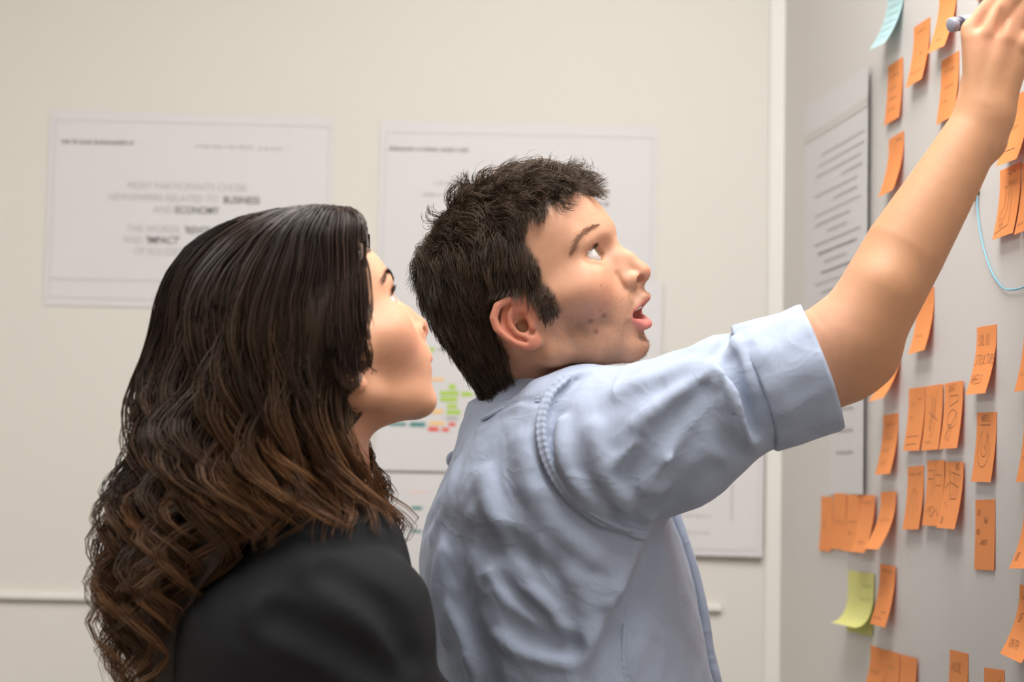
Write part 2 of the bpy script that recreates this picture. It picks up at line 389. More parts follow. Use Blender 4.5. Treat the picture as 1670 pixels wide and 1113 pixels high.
r3, S3, A3 = back_sheet('chart_sheet', 'sheet with green, amber and red timeline bars between the two people', 617, 450, 1080, 318, m=PAPER, tilt=.002, off=.003)
def bar_px(S, root, A, x0, y0, items, m, name, hp=318):
    out = []
    for (xa, ya, xb, yb) in items: out.append(((xa - x0) / 463, (ya - y0) / hp, (xb - x0) / 463, (yb - y0) / hp))
    for it in out: rects(root, S, [it], m, name)
B = lambda it, m, n: bar_px(S3, r3, A3, 617, 450, it, m, n)
B([(736, 626, 733 + 14, 634), (722, 637, 752, 644), (757, 638, 774, 645), (722, 647, 750, 654), (734, 658, 750, 665), (733, 668, 756, 675), (703, 567, 711, 573), (780, 640, 800, 646)], GREEN, 'green_bar')
B([(684, 567, 699, 572), (702, 616, 727, 621), (709, 667, 727, 674), (706, 687, 730, 693)], ORNG, 'amber_bar')
B([(704, 696, 721, 703), (726, 697, 738, 703), (737, 688, 748, 694)], REDI, 'red_bar'); B([(674, 689, 699, 696), (640, 690, 668, 695)], TEAL, 'teal_bar')
B([(733, 680, 752, 683), (717, 568, 735, 571), (760, 600, 830, 602)], INKM, 'grey_bar')
r4, S4, A4 = back_sheet('chart_sheet', 'lowest sheet beside the man\'s back, with short teal dashes', 612, 772, 1075, 190, m=PAPERB, tilt=.004, off=.001)
bar_px(S4, r4, A4, 612, 772, [(672, 825, 690, 830), (672, 863, 690, 867), (700, 863, 720, 867)], TEAL, 'teal_bar', 190); bar_px(S4, r4, A4, 612, 772, [(670, 800, 700, 803)], PINK, 'pink_bar', 190)
r5, S5, A5 = back_sheet('printed_sheet', 'faint grey printed sheet beside the corner, under the man\'s raised arm', 783, 576, 1246, 322, m=PAPERB, tilt=.004, off=.007, lift=(0, .004))
frame_lines(r5, S5, .02, .05, .985, .97, .0016, A5, INKG)
for k in range(9): words(r5, S5, .1 + .04 * (k % 3), .2 + .085 * k, .82, .01, INKG, rn)
rects(r5, S5, [(.888, .45, .894, .82)], INKG, 'rule_print'); rects(r5, S5, [(.72, .50, .735, .515)], PINK, 'pink_bar')
# two sheets on the pin-up wall
def board_sheet(label, px0, pyTop, px1, pyTop1, h, lift, group='printed sheets on the pin-up wall'):
    a, b = on_board(px0, pyTop), on_board(px1, pyTop1); w = (b - a) @ EH; a = a.copy(); a[2] = b[2]
    return (*sheet('printed_sheet', label, a, EH, DN, EN, w, h, PAPERD, group=group, lift=lift), w / h)
r6, S6, A6 = board_sheet('tall printed sheet of slanting text lines beside the corner, behind the forearm', 1314, 160, 1425, 105, .335, (0, .006))
v = .17
for k, (u0, u1, m_) in enumerate(((.3, .95, INKG), (.25, .95, INKG), (.2, .9, INKG), (.62, .92, INKM), (.2, .85, INKG), (.5, .85, INKM), (.2, .9, INKG), (.2, .75, INKM), (.4, .7, INKM), (.2, .9, INKM), (.25, .85, INKD), (.35, .7, INKM), (.3, .85, INKD), (.2, .8, INKG), (.3, .8, INKM), (.2, .78, INKM), (.3, .6, INKG))):
    words(r6, S6, u0, .24 + .041 * k, u1, .011, {INKD: INKM, INKM: INKG, INKG: INKB}[m_], rn)
rects(r6, S6, [(.0, .125, 1, .16)], mat('ink_band', srgb(200, 197, 193), .7), 'sheet_band')  # flat grey band across the sheet, above its text lines
r7, S7, A7 = board_sheet('lower printed sheet on the pin-up wall, below the man\'s elbow', 1356, 560, 1418, 545, .205, (0, .006))
for k in range(4): words(r7, S7, .2, .3 + .14 * k, .7, .02, INKG, rn)
# ------------------------------------------------------------------ sticky notes
def notemat(name, c, tr):
    m = bpy.data.materials.new(name); m.use_nodes = True; nt = m.node_tree; b = nt.nodes['Principled BSDF']; b.inputs['Roughness'].default_value = .75
    b.inputs['Specular IOR Level'].default_value = .2
    tc = nt.nodes.new('ShaderNodeTexCoord'); n = nt.nodes.new('ShaderNodeTexNoise'); n.inputs['Scale'].default_value = 25
    nt.links.new(tc.outputs['Object'], n.inputs[0]); rp = nt.nodes.new('ShaderNodeMix'); rp.data_type = 'RGBA'
    rp.inputs['A'].default_value = c; rp.inputs['B'].default_value = tuple(x * .94 for x in c[:3]) + (1,)
    nt.links.new(n.outputs['Fac'], rp.inputs['Factor']); nt.links.new(rp.outputs['Result'], b.inputs['Base Color'])
    t = nt.nodes.new('ShaderNodeBsdfTranslucent'); t.inputs[0].default_value = tr
    mx = nt.nodes.new('ShaderNodeMixShader'); mx.inputs[0].default_value = .22
    nt.links.new(b.outputs[0], mx.inputs[1]); nt.links.new(t.outputs[0], mx.inputs[2]); nt.links.new(mx.outputs[0], nt.nodes['Material Output'].inputs[0]); return m
NOTE = {'orange': notemat('note_orange', srgb(255, 168, 102), srgb(255, 98, 44)), 'cyan': notemat('note_cyan', srgb(196, 228, 230), srgb(180, 222, 228)), 'yellow': notemat('note_yellow', srgb(232, 230, 150), srgb(226, 226, 120))}
PEN = mat('pen_ink', srgb(72, 52, 46), .6)
GL = {'A': ['00 51 10', '2.4 8.4'], 'B': ['00 01 .81 .8.55 0.5 .9.4 .90 00'], 'C': ['1.9 .51 0.7 0.2 .50 1.1'], 'D': ['00 01 .7.9 1.5 .70 00'], 'E': ['11 01 00 10', '0.5 .8.5'], 'F': ['00 01 11', '0.5 .8.5'],
      'G': ['1.9 .51 0.6 .20 10 1.4 .6.4'], 'H': ['00 01', '10 11', '0.5 1.5'], 'I': ['.50 .51'], 'J': ['11 1.2 .50 0.2'], 'K': ['00 01', '11 0.5 10'], 'L': ['01 00 10'], 'M': ['00 01 .5.4 11 10'], 'N': ['00 01 10 11'],
      'O': ['.51 0.6 .20 .80 1.5 .51'], 'P': ['00 01 1.9 .9.5 0.45'], 'R': ['00 01 1.9 .9.55 0.5 10'], 'S': ['1.9 .31 0.7 1.3 .70 0.1'], 'T': ['.50 .51', '01 11'], 'U': ['01 0.2 .50 1.2 11'], 'W': ['01 .20 .5.6 .80 11'],
      'X': ['00 11', '01 10'], 'Y': ['01 .5.5 11', '.5.5 .50'], 'V': ['01 .50 11'], "'": ['.51 .5.8']}
import re
def glyph(ch):
    out = []
    for s in GL.get(ch, []):
        pts = []
        for tk in s.split():
            mm = re.match(r'^(\.\d+|\d)(\.\d+|\d)$', tk) or re.match(r'^(\d)(\d)$', tk)
            if not mm: mm = re.match(r'^(\d)(\.?\d*)$', tk)
            a, b = float(mm.group(1)), float(mm.group(2)); a = a / 10 if a > 1 else a; b = b / 10 if b > 1 else b; pts.append((a, b))
        out.append(pts)
    return out
def write(strokes, s, u, v, h, slant=.15, w=None, gap=.35):
    """append letter strokes: u,v = left end of the base line on the note (v down), h = letter height"""
    w = w or h * .55; x = u
    for ch in s:
        for g in glyph(ch): strokes.append([(x + a * w + slant * b * h, v - b * h + random.uniform(-.006, .006)) for a, b in g])
        x += w * (1 + gap)
def scrib(strokes, u, v, w, h, n=7):
    strokes.append([(u + w * i / n, v - h * (.1 if i % 2 else .9) * random.uniform(.6, 1)) for i in range(n + 1)])
def poly(*p): return [tuple(q) for q in p]
def note(label, tl, tr, bl=None, col='orange', curl=None, size=.063, strokes=None, anchor='l', tilt=None, cexp=1.7, lay=0, name='sticky_note', height=None, drop=None):
    a, b = on_board(*tl), on_board(*tr)
    if tilt is None:
        e = b - a; tilt = math.atan2(e @ EV, e @ EH); tilt = max(-.16, min(.16, tilt))
    ex = math.cos(tilt) * EH + math.sin(tilt) * EV; ey = -(math.cos(tilt) * EV - math.sin(tilt) * EH)
    org = a if anchor == 'l' else b - ex * size
    H = height or size * 1.2
    if curl is None:
        low = org + ey * H; q = proj(low); sc = FPX / ((low - CAM) @ _f)
        curl = max(.0015, (q[0] - bl[0]) / sc * 1.0)
    def prof(s):
        t = max(0.0, (s - .16) / .84); return .0006 + lay * .0012 + curl * t ** cexp
    n = 12; z = [0.0]                                   # keep the paper's length while it lifts off
    for i in range(n): dd = prof((i + 1) / n) - prof(i / n); z.append(z[-1] + math.sqrt(max((H / n) ** 2 - dd * dd, (H / n * .25) ** 2)))
    def S(u, v, off=0.0):
        f = min(max(v, 0), 1) * n; i = min(int(f), n - 1); t = f - i
        zz = z[i] + (z[i + 1] - z[i]) * t; o = prof(v); ds = (prof(min(v + .02, 1)) - prof(max(v - .02, 0))) / (H * .04); nn = math.sqrt(1 + ds * ds)
        return org + ex * (u * size) + ey * zz + EN * o + (EN - (-ey) * -ds * 0 + ey * -ds) / nn * off
    root = empty(name, org + ex * size / 2)
    V, Fc = [], []
    for k in (0.0, -.00025):
        for j in range(n + 1):
            for i in range(4): V.append(S(i / 3, j / n, k))
    n1 = 4 * (n + 1)
    for j in range(n):
        for i in range(3):
            q = (j * 4 + i, j * 4 + 4 + i, j * 4 + 5 + i, j * 4 + 1 + i); Fc.append(q); Fc.append(tuple(n1 + t for t in q[::-1]))
    mesh('paper', V, Fc, NOTE[col], root)
    if strokes:
        V, Fc = [], []
        for s in strokes:
            P = []
            for (p, q) in zip(s[:-1], s[1:]):
                m_ = max(1, int(math.dist(p, q) / .06)); P += [(p[0] + (q[0] - p[0]) * i / m_, p[1] + (q[1] - p[1]) * i / m_) for i in range(m_)]
            P.append(s[-1]); k = .0038
            for i, p in enumerate(P):
                a_ = P[max(i - 1, 0)]; b_ = P[min(i + 1, len(P) - 1)]; dx, dy = b_[0] - a_[0], b_[1] - a_[1]; l = math.hypot(dx, dy) + 1e-9
                nx_, ny_ = -dy / l * k, dx / l * k; V += [S(p[0] + nx_, p[1] + ny_, .0003), S(p[0] - nx_, p[1] - ny_, .0003)]
                if i: m0 = len(V); Fc.append((m0 - 4, m0 - 3, m0 - 1, m0 - 2))
        tag(mesh('handwriting', V, Fc, PEN, root, smooth=False), kind='stuff')
    tag(root, label, 'sticky note', 'sticky notes on the pin-up wall'); return root
def ST(*lines, scr=(), draw=()):
    s = []
    for (t, u, v, h) in lines: write(s, t, u, v, h)
    for a in scr: scrib(s, *a)
    for d in draw: s.append(list(d))
    return s
arc = lambda cx, cy, rx, ry, a0, a1, n=14: [(cx + rx * math.cos(math.radians(a0 + (a1 - a0) * i / n)), cy + ry * math.sin(math.radians(a0 + (a1 - a0) * i / n))) for i in range(n + 1)]
blur = lambda k=0: ST(scr=[(.15, .25 + .0 * k, .6, .06, 9), (.15, .45, .5, .06, 8), (.2, .62, .5, .05, 7), (.15, .8, .45, .05, 7)])
note('pale cyan note curling off the wall above the tall printed sheet', (1449, -16), (1478, -32), (1417, 77), 'cyan', size=.068, strokes=ST(scr=[(.1, .2 + .13 * k, .75, .07, 13) for k in range(6)]))
note('orange note second from the cyan note, tilted and curling', (1491, 45), (1513.6, 30), (1477, 145), strokes=ST(scr=[(.2, .15, .5, .06, 8), (.5, .52, .2, .03, 3), (.1, .82, .7, .06, 10)]))
note('curled orange note right under the marker\'s end cap', (1533, -14), (1566, -32), (1512, 92), strokes=ST(scr=[(.3, .85, .3, .06, 5)]))
note('orange note half hidden by the wrist, three scribbled words on it', (1536, 100), (1565, 82), (1527, 198), strokes=ST(scr=[(.2, .25, .6, .1, 9), (.25, .5, .55, .1, 8), (.2, .72, .3, .08, 5)]))
note('orange note beside the top of the tall printed sheet', (1448.7, 109), (1473.6, 92), (1442, 200), strokes=blur())
note('orange note curling away below another, just above the forearm', (1450, 228), (1473, 214), (1432, 319), strokes=ST(scr=[(.5, .12, .35, .06, 5), (.15, .9, .4, .05, 6)]))
note('orange note sticking far out beyond the forearm, boxed lettering', (1646, 160), (1690, 140), (1624, 240), strokes=ST(scr=[(.1, .5, .5, .1, 7)], draw=[poly((.05, .62), (.05, .8), (.7, .8))]))
note('orange note with a sketched tall jar, beside the thread pins', (1631.7, 279), (1665.7, 264), (1618.5, 390), strokes=ST(('MIE', .2, .86, .09), scr=[(.4, .12, .4, .05, 3), (.45, .28, .4, .1, 8), (.25, .3, .15, .06, 3)],
     draw=[poly((.35, .35), (.33, .55), (.12, .68), (.2, .75), (.3, .7)), poly((.5, .32), (.48, .62), (.35, .75)), poly((.62, .33), (.66, .84), (.05, .92))]))
note('orange note tucked behind the jar sketch note', (1667, 268), (1703, 250), (1654, 389), strokes=ST(scr=[(.05, .9, .3, .08, 5)]))
note('orange note peeking out behind the forearm above the elbow', (1497, 478), (1524, 468), (1481, 541), strokes=ST(scr=[(.2, .75, .4, .06, 5)]))
note('orange note curling out from behind the elbow', (1445, 564), (1469, 556), (1416, 651), strokes=ST(scr=[(.2, .6, .5, .05, 6)]))
note('orange note reading solid structure wheels', (1594, 534.6), (1626.5, 529), (1575, 645), strokes=ST(('SOLID', .12, .27, .15), ('STRUCTURE', .06, .56, .15), ('WHEELS', .06, .84, .13)))
note('orange note headed wheels with a looped sketch', (1594, 673.6), (1626, 672), (1584, 785), strokes=ST(('WHEELS', .25, .13, .09), draw=[poly((.2, .18), (.72, .18)), arc(.45, .52, .3, .27, -60, 250), arc(.47, .48, .17, .16, -80, 220), poly((.62, .3), (.5, .52), (.4, .45), (.55, .55))]))
note('flat orange note with four small words and blank lower half', (1591.5, 816), (1625, 815), (1592, 930), curl=.0015, strokes=ST(('GUT', .12, .22, .08), ('THAT', .45, .34, .08), ('PED', .08, .5, .08), ('JACKETS', .28, .64, .07)))
note('orange note of dashes, first in the row of three under the forearm', (1483, 634), (1511, 631), (1473, 733), strokes=ST(scr=[(.15, .3, .25, .1, 3), (.6, .2, .2, .03, 2), (.15, .5, .2, .06, 3)], draw=[poly((.1, .78), (.8, .76)), poly((.1, .9), (.75, .89))]))
note('orange note with a star-like scribble, middle of the row of three', (1512, 631), (1542, 626), (1504, 733), lay=1, strokes=ST(scr=[(.2, .9, .3, .06, 4)], draw=[poly((.35, .12), (.5, .5), (.4, .7), (.3, .62), (.52, .45), (.7, .1)), arc(.5, .5, .12, .3, 0, 360), poly((.2, .4), (.8, .55))]))
note('orange note headed with a word over two leaf shapes, last in the row of three', (1545, 626), (1576, 621), (1535, 731), lay=2, strokes=ST(('DRIFT', .25, .14, .1), draw=[poly((.3, .2), (.75, .2), (.8, .28), (.3, .36), (.3, .2)), arc(.5, .55, .25, .14, 0, 360), arc(.4, .75, .1, .12, 0, 360), poly((.2, .85), (.75, .45))]))
note('orange note with four blurred words, between the row of three and the corner', (1441, 677.6), (1465, 673.6), (1427, 772), strokes=ST(scr=[(.2, .2, .55, .06, 7), (.25, .42, .45, .07, 6), (.2, .62, .4, .07, 6), (.15, .85, .4, .12, 6)]))
note('orange note with an arch sketch below a written heading', (1481, 762), (1507, 759.4), (1472, 861), strokes=ST(scr=[(.08, .16, .38, .09, 8), (.55, .16, .32, .09, 7)], draw=[poly((.2, .75), (.3, .45), (.48, .33), (.65, .45), (.7, .75)), poly((.48, .36), (.5, .82))]))
note('orange note with a sketched tree of boxes', (1514.5, 752), (1542, 751), (1505.5, 855), lay=1, strokes=ST(draw=[poly((.5, .0), (.48, .5)), poly((.1, .15), (.4, .15), (.4, .28), (.1, .28)), poly((.55, .22), (.85, .22), (.85, .38), (.55, .38)), poly((.35, .3), (.3, .58)), poly((.1, .8), (.3, .72), (.5, .85), (.7, .74), (.85, .85)), arc(.45, .78, .12, .08, 0, 360)]))
note('orange note with a hatched grid sketch and lettering above it', (1545.6, 754), (1576.5, 754), (1530.6, 859), lay=2, strokes=ST(('MBS', .6, .12, .1), ('DO', .15, .92, .1), draw=[poly((.25, .08), (.4, .55), (.75, .55), (.85, .2), (.35, .15)), poly((.35, .3), (.8, .38)), poly((.55, .2), (.5, .55)), poly((.7, .2), (.65, .55)), poly((.05, .4), (.3, .3)), poly((.2, .6), (.3, .68))]))
cl = 'orange note in the overlapping cluster by the corner, '
note(cl + 'outermost and flat', (1340, 810), (1359, 810), curl=.003, tilt=0, size=.060, height=.074, strokes=ST(scr=[(.2, .6, .3, .2, 5)]))
note(cl + 'second from its outer end', (1362, 805), (1384, 805), curl=.004, tilt=0, lay=1, size=.061, height=.074, strokes=ST(scr=[(.2, .55, .6, .1, 9)]))
note(cl + 'middle one', (1385, 807), (1408, 807), curl=.006, tilt=0, lay=2, size=.062, height=.074, strokes=ST(scr=[(.2, .5, .6, .06, 6), (.2, .7, .4, .08, 5)]))
note(cl + 'lifting its lower edge', (1409, 808), (1432, 807), curl=.013, tilt=0, lay=3, size=.062, height=.074, strokes=ST(scr=[(.15, .15, .6, .06, 6), (.3, .85, .4, .08, 5)]))
note(cl + 'swung furthest off the wall', (1440, 803), (1465, 802), (1411, 896), lay=2, strokes=ST(scr=[(.2, .5, .65, .1, 9)]))
y1 = note('pale yellow note with its lower half curled up off the wall', (1386, 931), (1431, 930), (1368, 1012), 'yellow', curl=.024, size=.115, height=.078, tilt=0, lay=1, cexp=3.2, strokes=ST(scr=[(.55, .25, .35, .1, 7), (.5, .48, .4, .12, 8)]))
note('yellow note flat on the wall under the curled yellow one', (1384, 934), (1430, 933), curl=.002, col='yellow', size=.115, height=.076, tilt=0)
note('orange note overlapping the yellow notes', (1439, 920), (1461.5, 922.6), (1422, 1016), tilt=-.02, lay=2, strokes=ST(scr=[(.1, .12, .75, .06, 9), (.5, .78, .3, .04, 4), (.1, .9, .5, .06, 7), (.2, .5, .1, .05, 2)]))
note('orange note with a dark lettered end, beside the flat four-word note', (1671, 812), (1707, 809), (1645, 918), strokes=ST(('OK', .1, .88, .12), scr=[(.1, .4, .2, .3, 4)]))
note('orange note curling beside the solid structure note, away from the corner', (1671, 522), (1706, 515), (1654, 631), strokes=ST(scr=[(.1, .8, .3, .1, 4)]))
note('orange note beside the wheels note, away from the corner', (1671, 668), (1706, 665), (1657, 775), strokes=ST(scr=[(.1, .7, .3, .1, 4)]))
note('orange note reading youth, hanging tilted', (1664, 953), (1700, 966), (1630, 1065), strokes=ST(('OF', .15, .5, .12), ('YOUTH', .12, .86, .12), scr=[(.1, .2, .3, .1, 4)]))
lc = 'orange note in the fanned low cluster, '
note(lc + 'nearest the corner', (1420.6, 1052.7), (1444, 1061), (1400, 1128), strokes=ST(scr=[(.1, .45, .6, .1, 8)]))
note(lc + 'middle of the fan', (1445, 1060), (1469, 1067), (1432, 1150), lay=1, strokes=ST(scr=[(.2, .3, .5, .1, 6), (.2, .6, .5, .1, 6)]))
note(lc + 'farthest from the corner', (1472.6, 1068), (1500, 1075), (1458, 1165), lay=2, strokes=ST(scr=[(.3, .7, .3, .1, 4)]))
note('orange note reading inside, with its corner bent', (1549.7, 1060), (1580, 1067), (1541, 1165), strokes=ST(('INSIDE', .08, .3, .13), ('MUG', .12, .62, .14)))
note('orange note with a peaked sketch, beside the inside note', (1605.6, 1089.5), (1639.5, 1094), (1600, 1195), strokes=ST(scr=[(.1, .35, .3, .12, 4)], draw=[poly((.7, .4), (.8, .1), (.9, .4))]))
note('orange note mostly hidden behind the writing hand', (1600, -110), (1634, -125), (1596, 6))
# pins and thread
PINM = mat('pin_black', srgb(38, 36, 34), .35)
THREAD = mat('thread_blue', srgb(120, 182, 206), .6)
for (x, y, r, lb) in ((1597, 315, .0042, 'black push pin holding the blue thread'), (1591, 325, .003, 'smaller dark push pin below the thread\'s pin')):
    c = on_board(x, y); root = empty('push_pin', c)
    prof_ = [(-.001, 0), (0, r * .55), (.002, r * .5), (.005, r * .7), (.0075, r), (.009, r * .8), (.0095, 0)]
    V = [c + EN * a + q * (math.cos(t) * EH + math.sin(t) * EV) for a, q in prof_ for t in [2 * math.pi * k / 12 for k in range(12)]]
    mesh('pin_head', V, [(i * 12 + k, (i + 1) * 12 + k, (i + 1) * 12 + (k + 1) % 12, i * 12 + (k + 1) % 12) for i in range(6) for k in range(12)], PINM, root)
    tag(root, lb, 'push pin')
P = spline([on_board(*p) + EN * .003 for p in ((1597, 315), (1599, 350), (1606, 395), (1620, 440), (1638, 468), (1655, 473), (1680, 466), (1720, 440))], 60)
V, Fc = tube(P, .0009, 6); o = mesh('thread', V, Fc, THREAD); tag(o, 'thin blue thread looping down from the black push pin', 'thread')
# ------------------------------------------------------------------ the man: body
def head_prims(f=0):
    """face forward = +x, left = +y, up = +z, millimetres, origin between the ears. f = 0 man, 1 woman"""
    m = 1 - f
    P = [ell((-6, 0, 38), (100, 76, 82 - 2 * f)),
         ell((34, 0, 42), (58, 64, 52), 26),
         ell((36, 0, -16), (52, 57, 62), 22),
         ell((70, 0, -44), (28, 34 + 3 * f, 32), 18 + 8 * f),
         cap((8, 50 - 3 * f, -56 + 6 * f), (69, 15, -86 + 1 * f), 15 - 2 * f, 13 - f, 16, sym=True),
         cap((4, 56 - 2 * f, -12), (7, 51 - 3 * f, -56 + 6 * f), 15, 14 - 2 * f, 14, sym=True),
         ell((42, 0, -64), (40, 38, 25), 18),
         ell((71, 0, -86), (15, 20 - 5 * f, 13), 10),
         ell((58 - 5 * f, 42 - 2 * f, -12 - 2 * f), (22 - f, 24 - f, 22 + 2 * f), 22 + 10 * f, sym=True),
         cap((56, 50, -12), (12, 61, -12), 10, 9, 26, sym=True),
         ell((-54, 0, -8), (44, 54, 52), 24),
         ell((64, 82, 34), (30, 13, 32), 20, op='s', sym=True)]
    P += [cap((86, 10, 31), (72, 43, 30), 8.5 - 2.5 * f, 7 - f, 16, sym=True), ell((85, 0, 36), (9 - 2 * f, 14, 12), 14),
          ell((95, 29, 12.5), (14, 15, 10.5), 10, op='s', sym=True), ell((90, 47, 12), (16, 10, 9), 9, op='s', sym=True)]
    # eyelids around the eyeball
    P += [ell((72.5, 31.5, 12.5), (14.0, 15.0, 14.0), 6, sym=True)]
    ec = np.array([72.5, 31.5, 12.5])
    def opening(p):
        q = p - ec; y, z = q[..., 1], q[..., 2] + .0 * q[..., 1]
        ang = math.radians(-5); yy = y * math.cos(ang) - z * math.sin(ang); zz = y * math.sin(ang) + z * math.cos(ang)
        hu, hl, w = 8.8 - 1.2 * f, 8.0, 16.4
        Ru = (w * w + hu * hu) / (2 * hu); Rl = (w * w + hl * hl) / (2 * hl)
        d = np.maximum(np.hypot(yy, zz - (hu - Ru)) - Ru, np.hypot(yy, zz + (hl - Rl)) - Rl)
        inner = np.minimum(_len(q) - 12.4, (_len(q / np.array([6.0, 15.5, 6.0])) - 1) * 6)
        return np.maximum(np.maximum(d, -inner), -q[..., 0] - 3)
    P += [custom(opening, ec, 20, .8, 's', True)]
    # upper-lid crease
    P += [chain([ec + v for v in ((9.5, -13, 7.5), (12.5, -4, 9.5), (10.5, 7, 9.3), (4, 16, 4.5))], 1.0, 2.2, 's', True)]
    # nose
    tip = (109.5 - 2 * f, 0, -20.5 + 1.5 * f)
    P += [cap((87 - f, 0, 20), (101 - 1 * f, 0, -4), 7 - f, 8 - f, 9), cap((101 - f, 0, -4), tip, 8 - f, 9.3 - 1.2 * f, 5),
          cap((92, 6, 0), (93, 12, -22), 8, 8, 9, sym=True),
          ell((99 - f, 11.5 - f, -24.5), (10, 7.2 - f * .8, 8 - f * .6), 4, sym=True), cap((109, 0, -26), (98, 0, -35), 5, 5, 4),
          ell((106.2, 9.8, -26.8), (6.6, 6.2, 4.2), 1.2, op='s', sym=True, rot=(0, 12, 18)),
          chain([(90, 20.5, -13), (90.5, 21, -22), (92, 20, -30)], .6, 5, 's', True)]
    return P
def mouth_prims(o, xo=0.0):
    """o = opening in mm between the lips"""
    h = o / 2; zc = -57; dx = lambda L_: [(a + xo, b, c) for a, b, c in L_]
    P = [ell((94, 0, -43), (10, 12, 12), 8),
         chain(dx([(103.5, 0, zc + h + 4.5), (102, 9, zc + h + 5), (93, 18, zc + h * .5 + 2), (84, 25, zc)]), [4.6, 4.4, 3.4, 1.8], 4, sym=True),
         chain(dx([(91.5, 0, zc - h - 6.5), (90, 9, zc - h - 6), (88, 18, zc - h * .5 - 3), (83, 24.5, zc - .5)]), [7.2, 6.2, 3.8, 1.8], 4, sym=True),
         ell((90, 0, zc - h - 16.5), (8, 18, 4.0), 7, op='s'),
         ell((92.5, 0, zc), (17, 23.5, max(h, .9)), 1.6, op='s'),
         cap((109, 0, -36), (108, 0, zc + h + 12), 2.0, 2.2, 4, 's')]
    return P
def ear_prims(side=-1):
    """ear drawn in side view (x, z) with y outward; mirrored to both sides"""
    rim = [(9, 69, -5), (4, 73, 4), (-6, 78, 9), (-18, 82, 8), (-26, 84, -1), (-27, 84, -12), (-22, 82, -24), (-17, 79, -32), (-11, 76.5, -38)]
    P = [ell((-9, 74, -15), (17, 4.5, 26), 5, rot=(0, 18, -16), sym=True),
         chain(rim, [3.0, 3.4, 3.9, 4.2, 4.2, 4.0, 3.6, 3.6, 4.2], 2.2, sym=True),
         ell((-3, 74, -37), (10.5, 5.0, 9), 5, rot=(0, 10, -10), sym=True),
         ell((-6, 79, -17), (8.5, 8.5, 12), 3.2, op='s', rot=(0, 18, 0), sym=True),
         chain([(-13, 79.5, 0), (-18.5, 81, -6), (-19.5, 80.5, -16), (-14, 78.5, -28), (-7, 77, -35)], [1.2, 1.9, 1.9, 1.9, 1.6], 3, 's', True),
         chain([(-4, 77, 2), (-11.5, 79.5, -5), (-14.5, 79.5, -14), (-12, 78, -24), (-5, 76.5, -31)], [2.0, 2.6, 2.8, 2.7, 2.9], 2.6, sym=True),
         cap((4.5, 73.5, -16), (4.5, 74, -24), 3.4, 3.8, 3, sym=True),
         ell((1, 77.5, -29.5), (3.0, 6, 2.8), 2.4, op='s', sym=True),
         ell((-5, 70, -20), (6, 9, 6), 3, op='s', sym=True)]
    for q in P: q.fn = (lambda f_: (lambda p, *a_: f_(p + np.array([0, 0, 3], F4), *a_)))(q.fn); q.c = q.c - np.array([0, 0, 3.0]); q.seg = None
    return P
MR = headR(18.9, 22.5, 11.0)
mh = Group([], MR, W(874.2, 482.8, 2.38), .00104)
nb = W(880, 668, 2.44); nbl = mh.local(nb[None])[0]
neck = [cap((-24, 0, -20), nbl, 52, 45, 22), cap((-50, 0, -40), nbl + np.array([-4, 0, 0]), 42, 38, 22), cap((-14, -50, -44), mh.local(W(912, 662, 2.40)[None])[0], 11, 12, 20)]
mh.p = head_prims(0) + mouth_prims(14) + neck + ear_prims()
def Wc(pts): return [W(*p) for p in pts]
# neck, shoulders and trunk (under the shirt)
mb = Group([cap(W(872, 690, 2.44), W(880, 800, 2.45), .055, .10, .05), cap(W(885, 820, 2.45), W(910, 1130, 2.45), .10, .11, .05), cap(W(890, 740, 2.36), W(880, 740, 2.55), .05, .05, .05)])
# right arm: forward to the rolled cuff, then the forearm raised to the wall
wrist = W(1606, 186, 2.255)
ma = Group([chain(Wc([(925, 735, 2.34), (1130, 682, 2.27), (1290, 612, 2.25), (1362, 576, 2.245)]), [.055, .050, .043, .043], .03),
            chain(Wc([(1290, 612, 2.25), (1372, 570, 2.245), (1410, 528, 2.242), (1476, 408, 2.243), (1548, 288, 2.25), (1606, 186, 2.255)]), [.0435, .0425, .0425, .0405, .033, .0262], .03),
            cap(W(1392, 596, 2.25), W(1425, 588, 2.255), .019, .016, .035),
            cap(W(1436, 470, 2.215), W(1395, 540, 2.22), .018, .02, .035)])
# hand frame: u up along the hand, v across from index to little finger, n out of its back
hu = W(1618, 60, 2.25) - wrist; hu /= np.linalg.norm(hu)
hn = np.array([-.42, -1, 0.12]); hn -= (hn @ hu) * hu; hn /= np.linalg.norm(hn); hv = np.cross(hn, hu)
if hv[0] < 0: hv = -hv
HR = np.stack([hv, hu, hn], 1)                    # local (v, u, n) in mm
knk = [(-20, 82, 2), (0, 85, 6), (18, 81, 4), (34, 72, -1)]
def finger(k, dirs, lens, rad, k0=4):
    p = np.array(knk[k], float); pts = [p]
    for d, l in zip(dirs, lens): d = np.array(d, float); p = p + d / np.linalg.norm(d) * l; pts.append(p)
    return chain(pts, rad, 3), pts
fi, pi_ = finger(0, [(.5, .8, -.1), (.6, -.05, -.75), (.3, -.35, -.85)], [42, 25, 21], [10.5, 9.2, 8.2, 7])
fm, pm_ = finger(1, [(.45, .85, -.1), (.3, .0, -.9), (.1, -.55, -.8)], [45, 28, 22], [10.8, 9.4, 8.4, 7.2])
fr, pr_ = finger(2, [(.34, .85, -.25), (.1, -.2, -.95), (-.2, -.7, -.6)], [41, 26, 21], [10.2, 9, 8, 7])
fl, pl_ = finger(3, [(.2, .8, -.4), (-.1, -.35, -.9), (-.3, -.75, -.5)], [33, 20, 18], [9, 7.8, 7, 6.2])
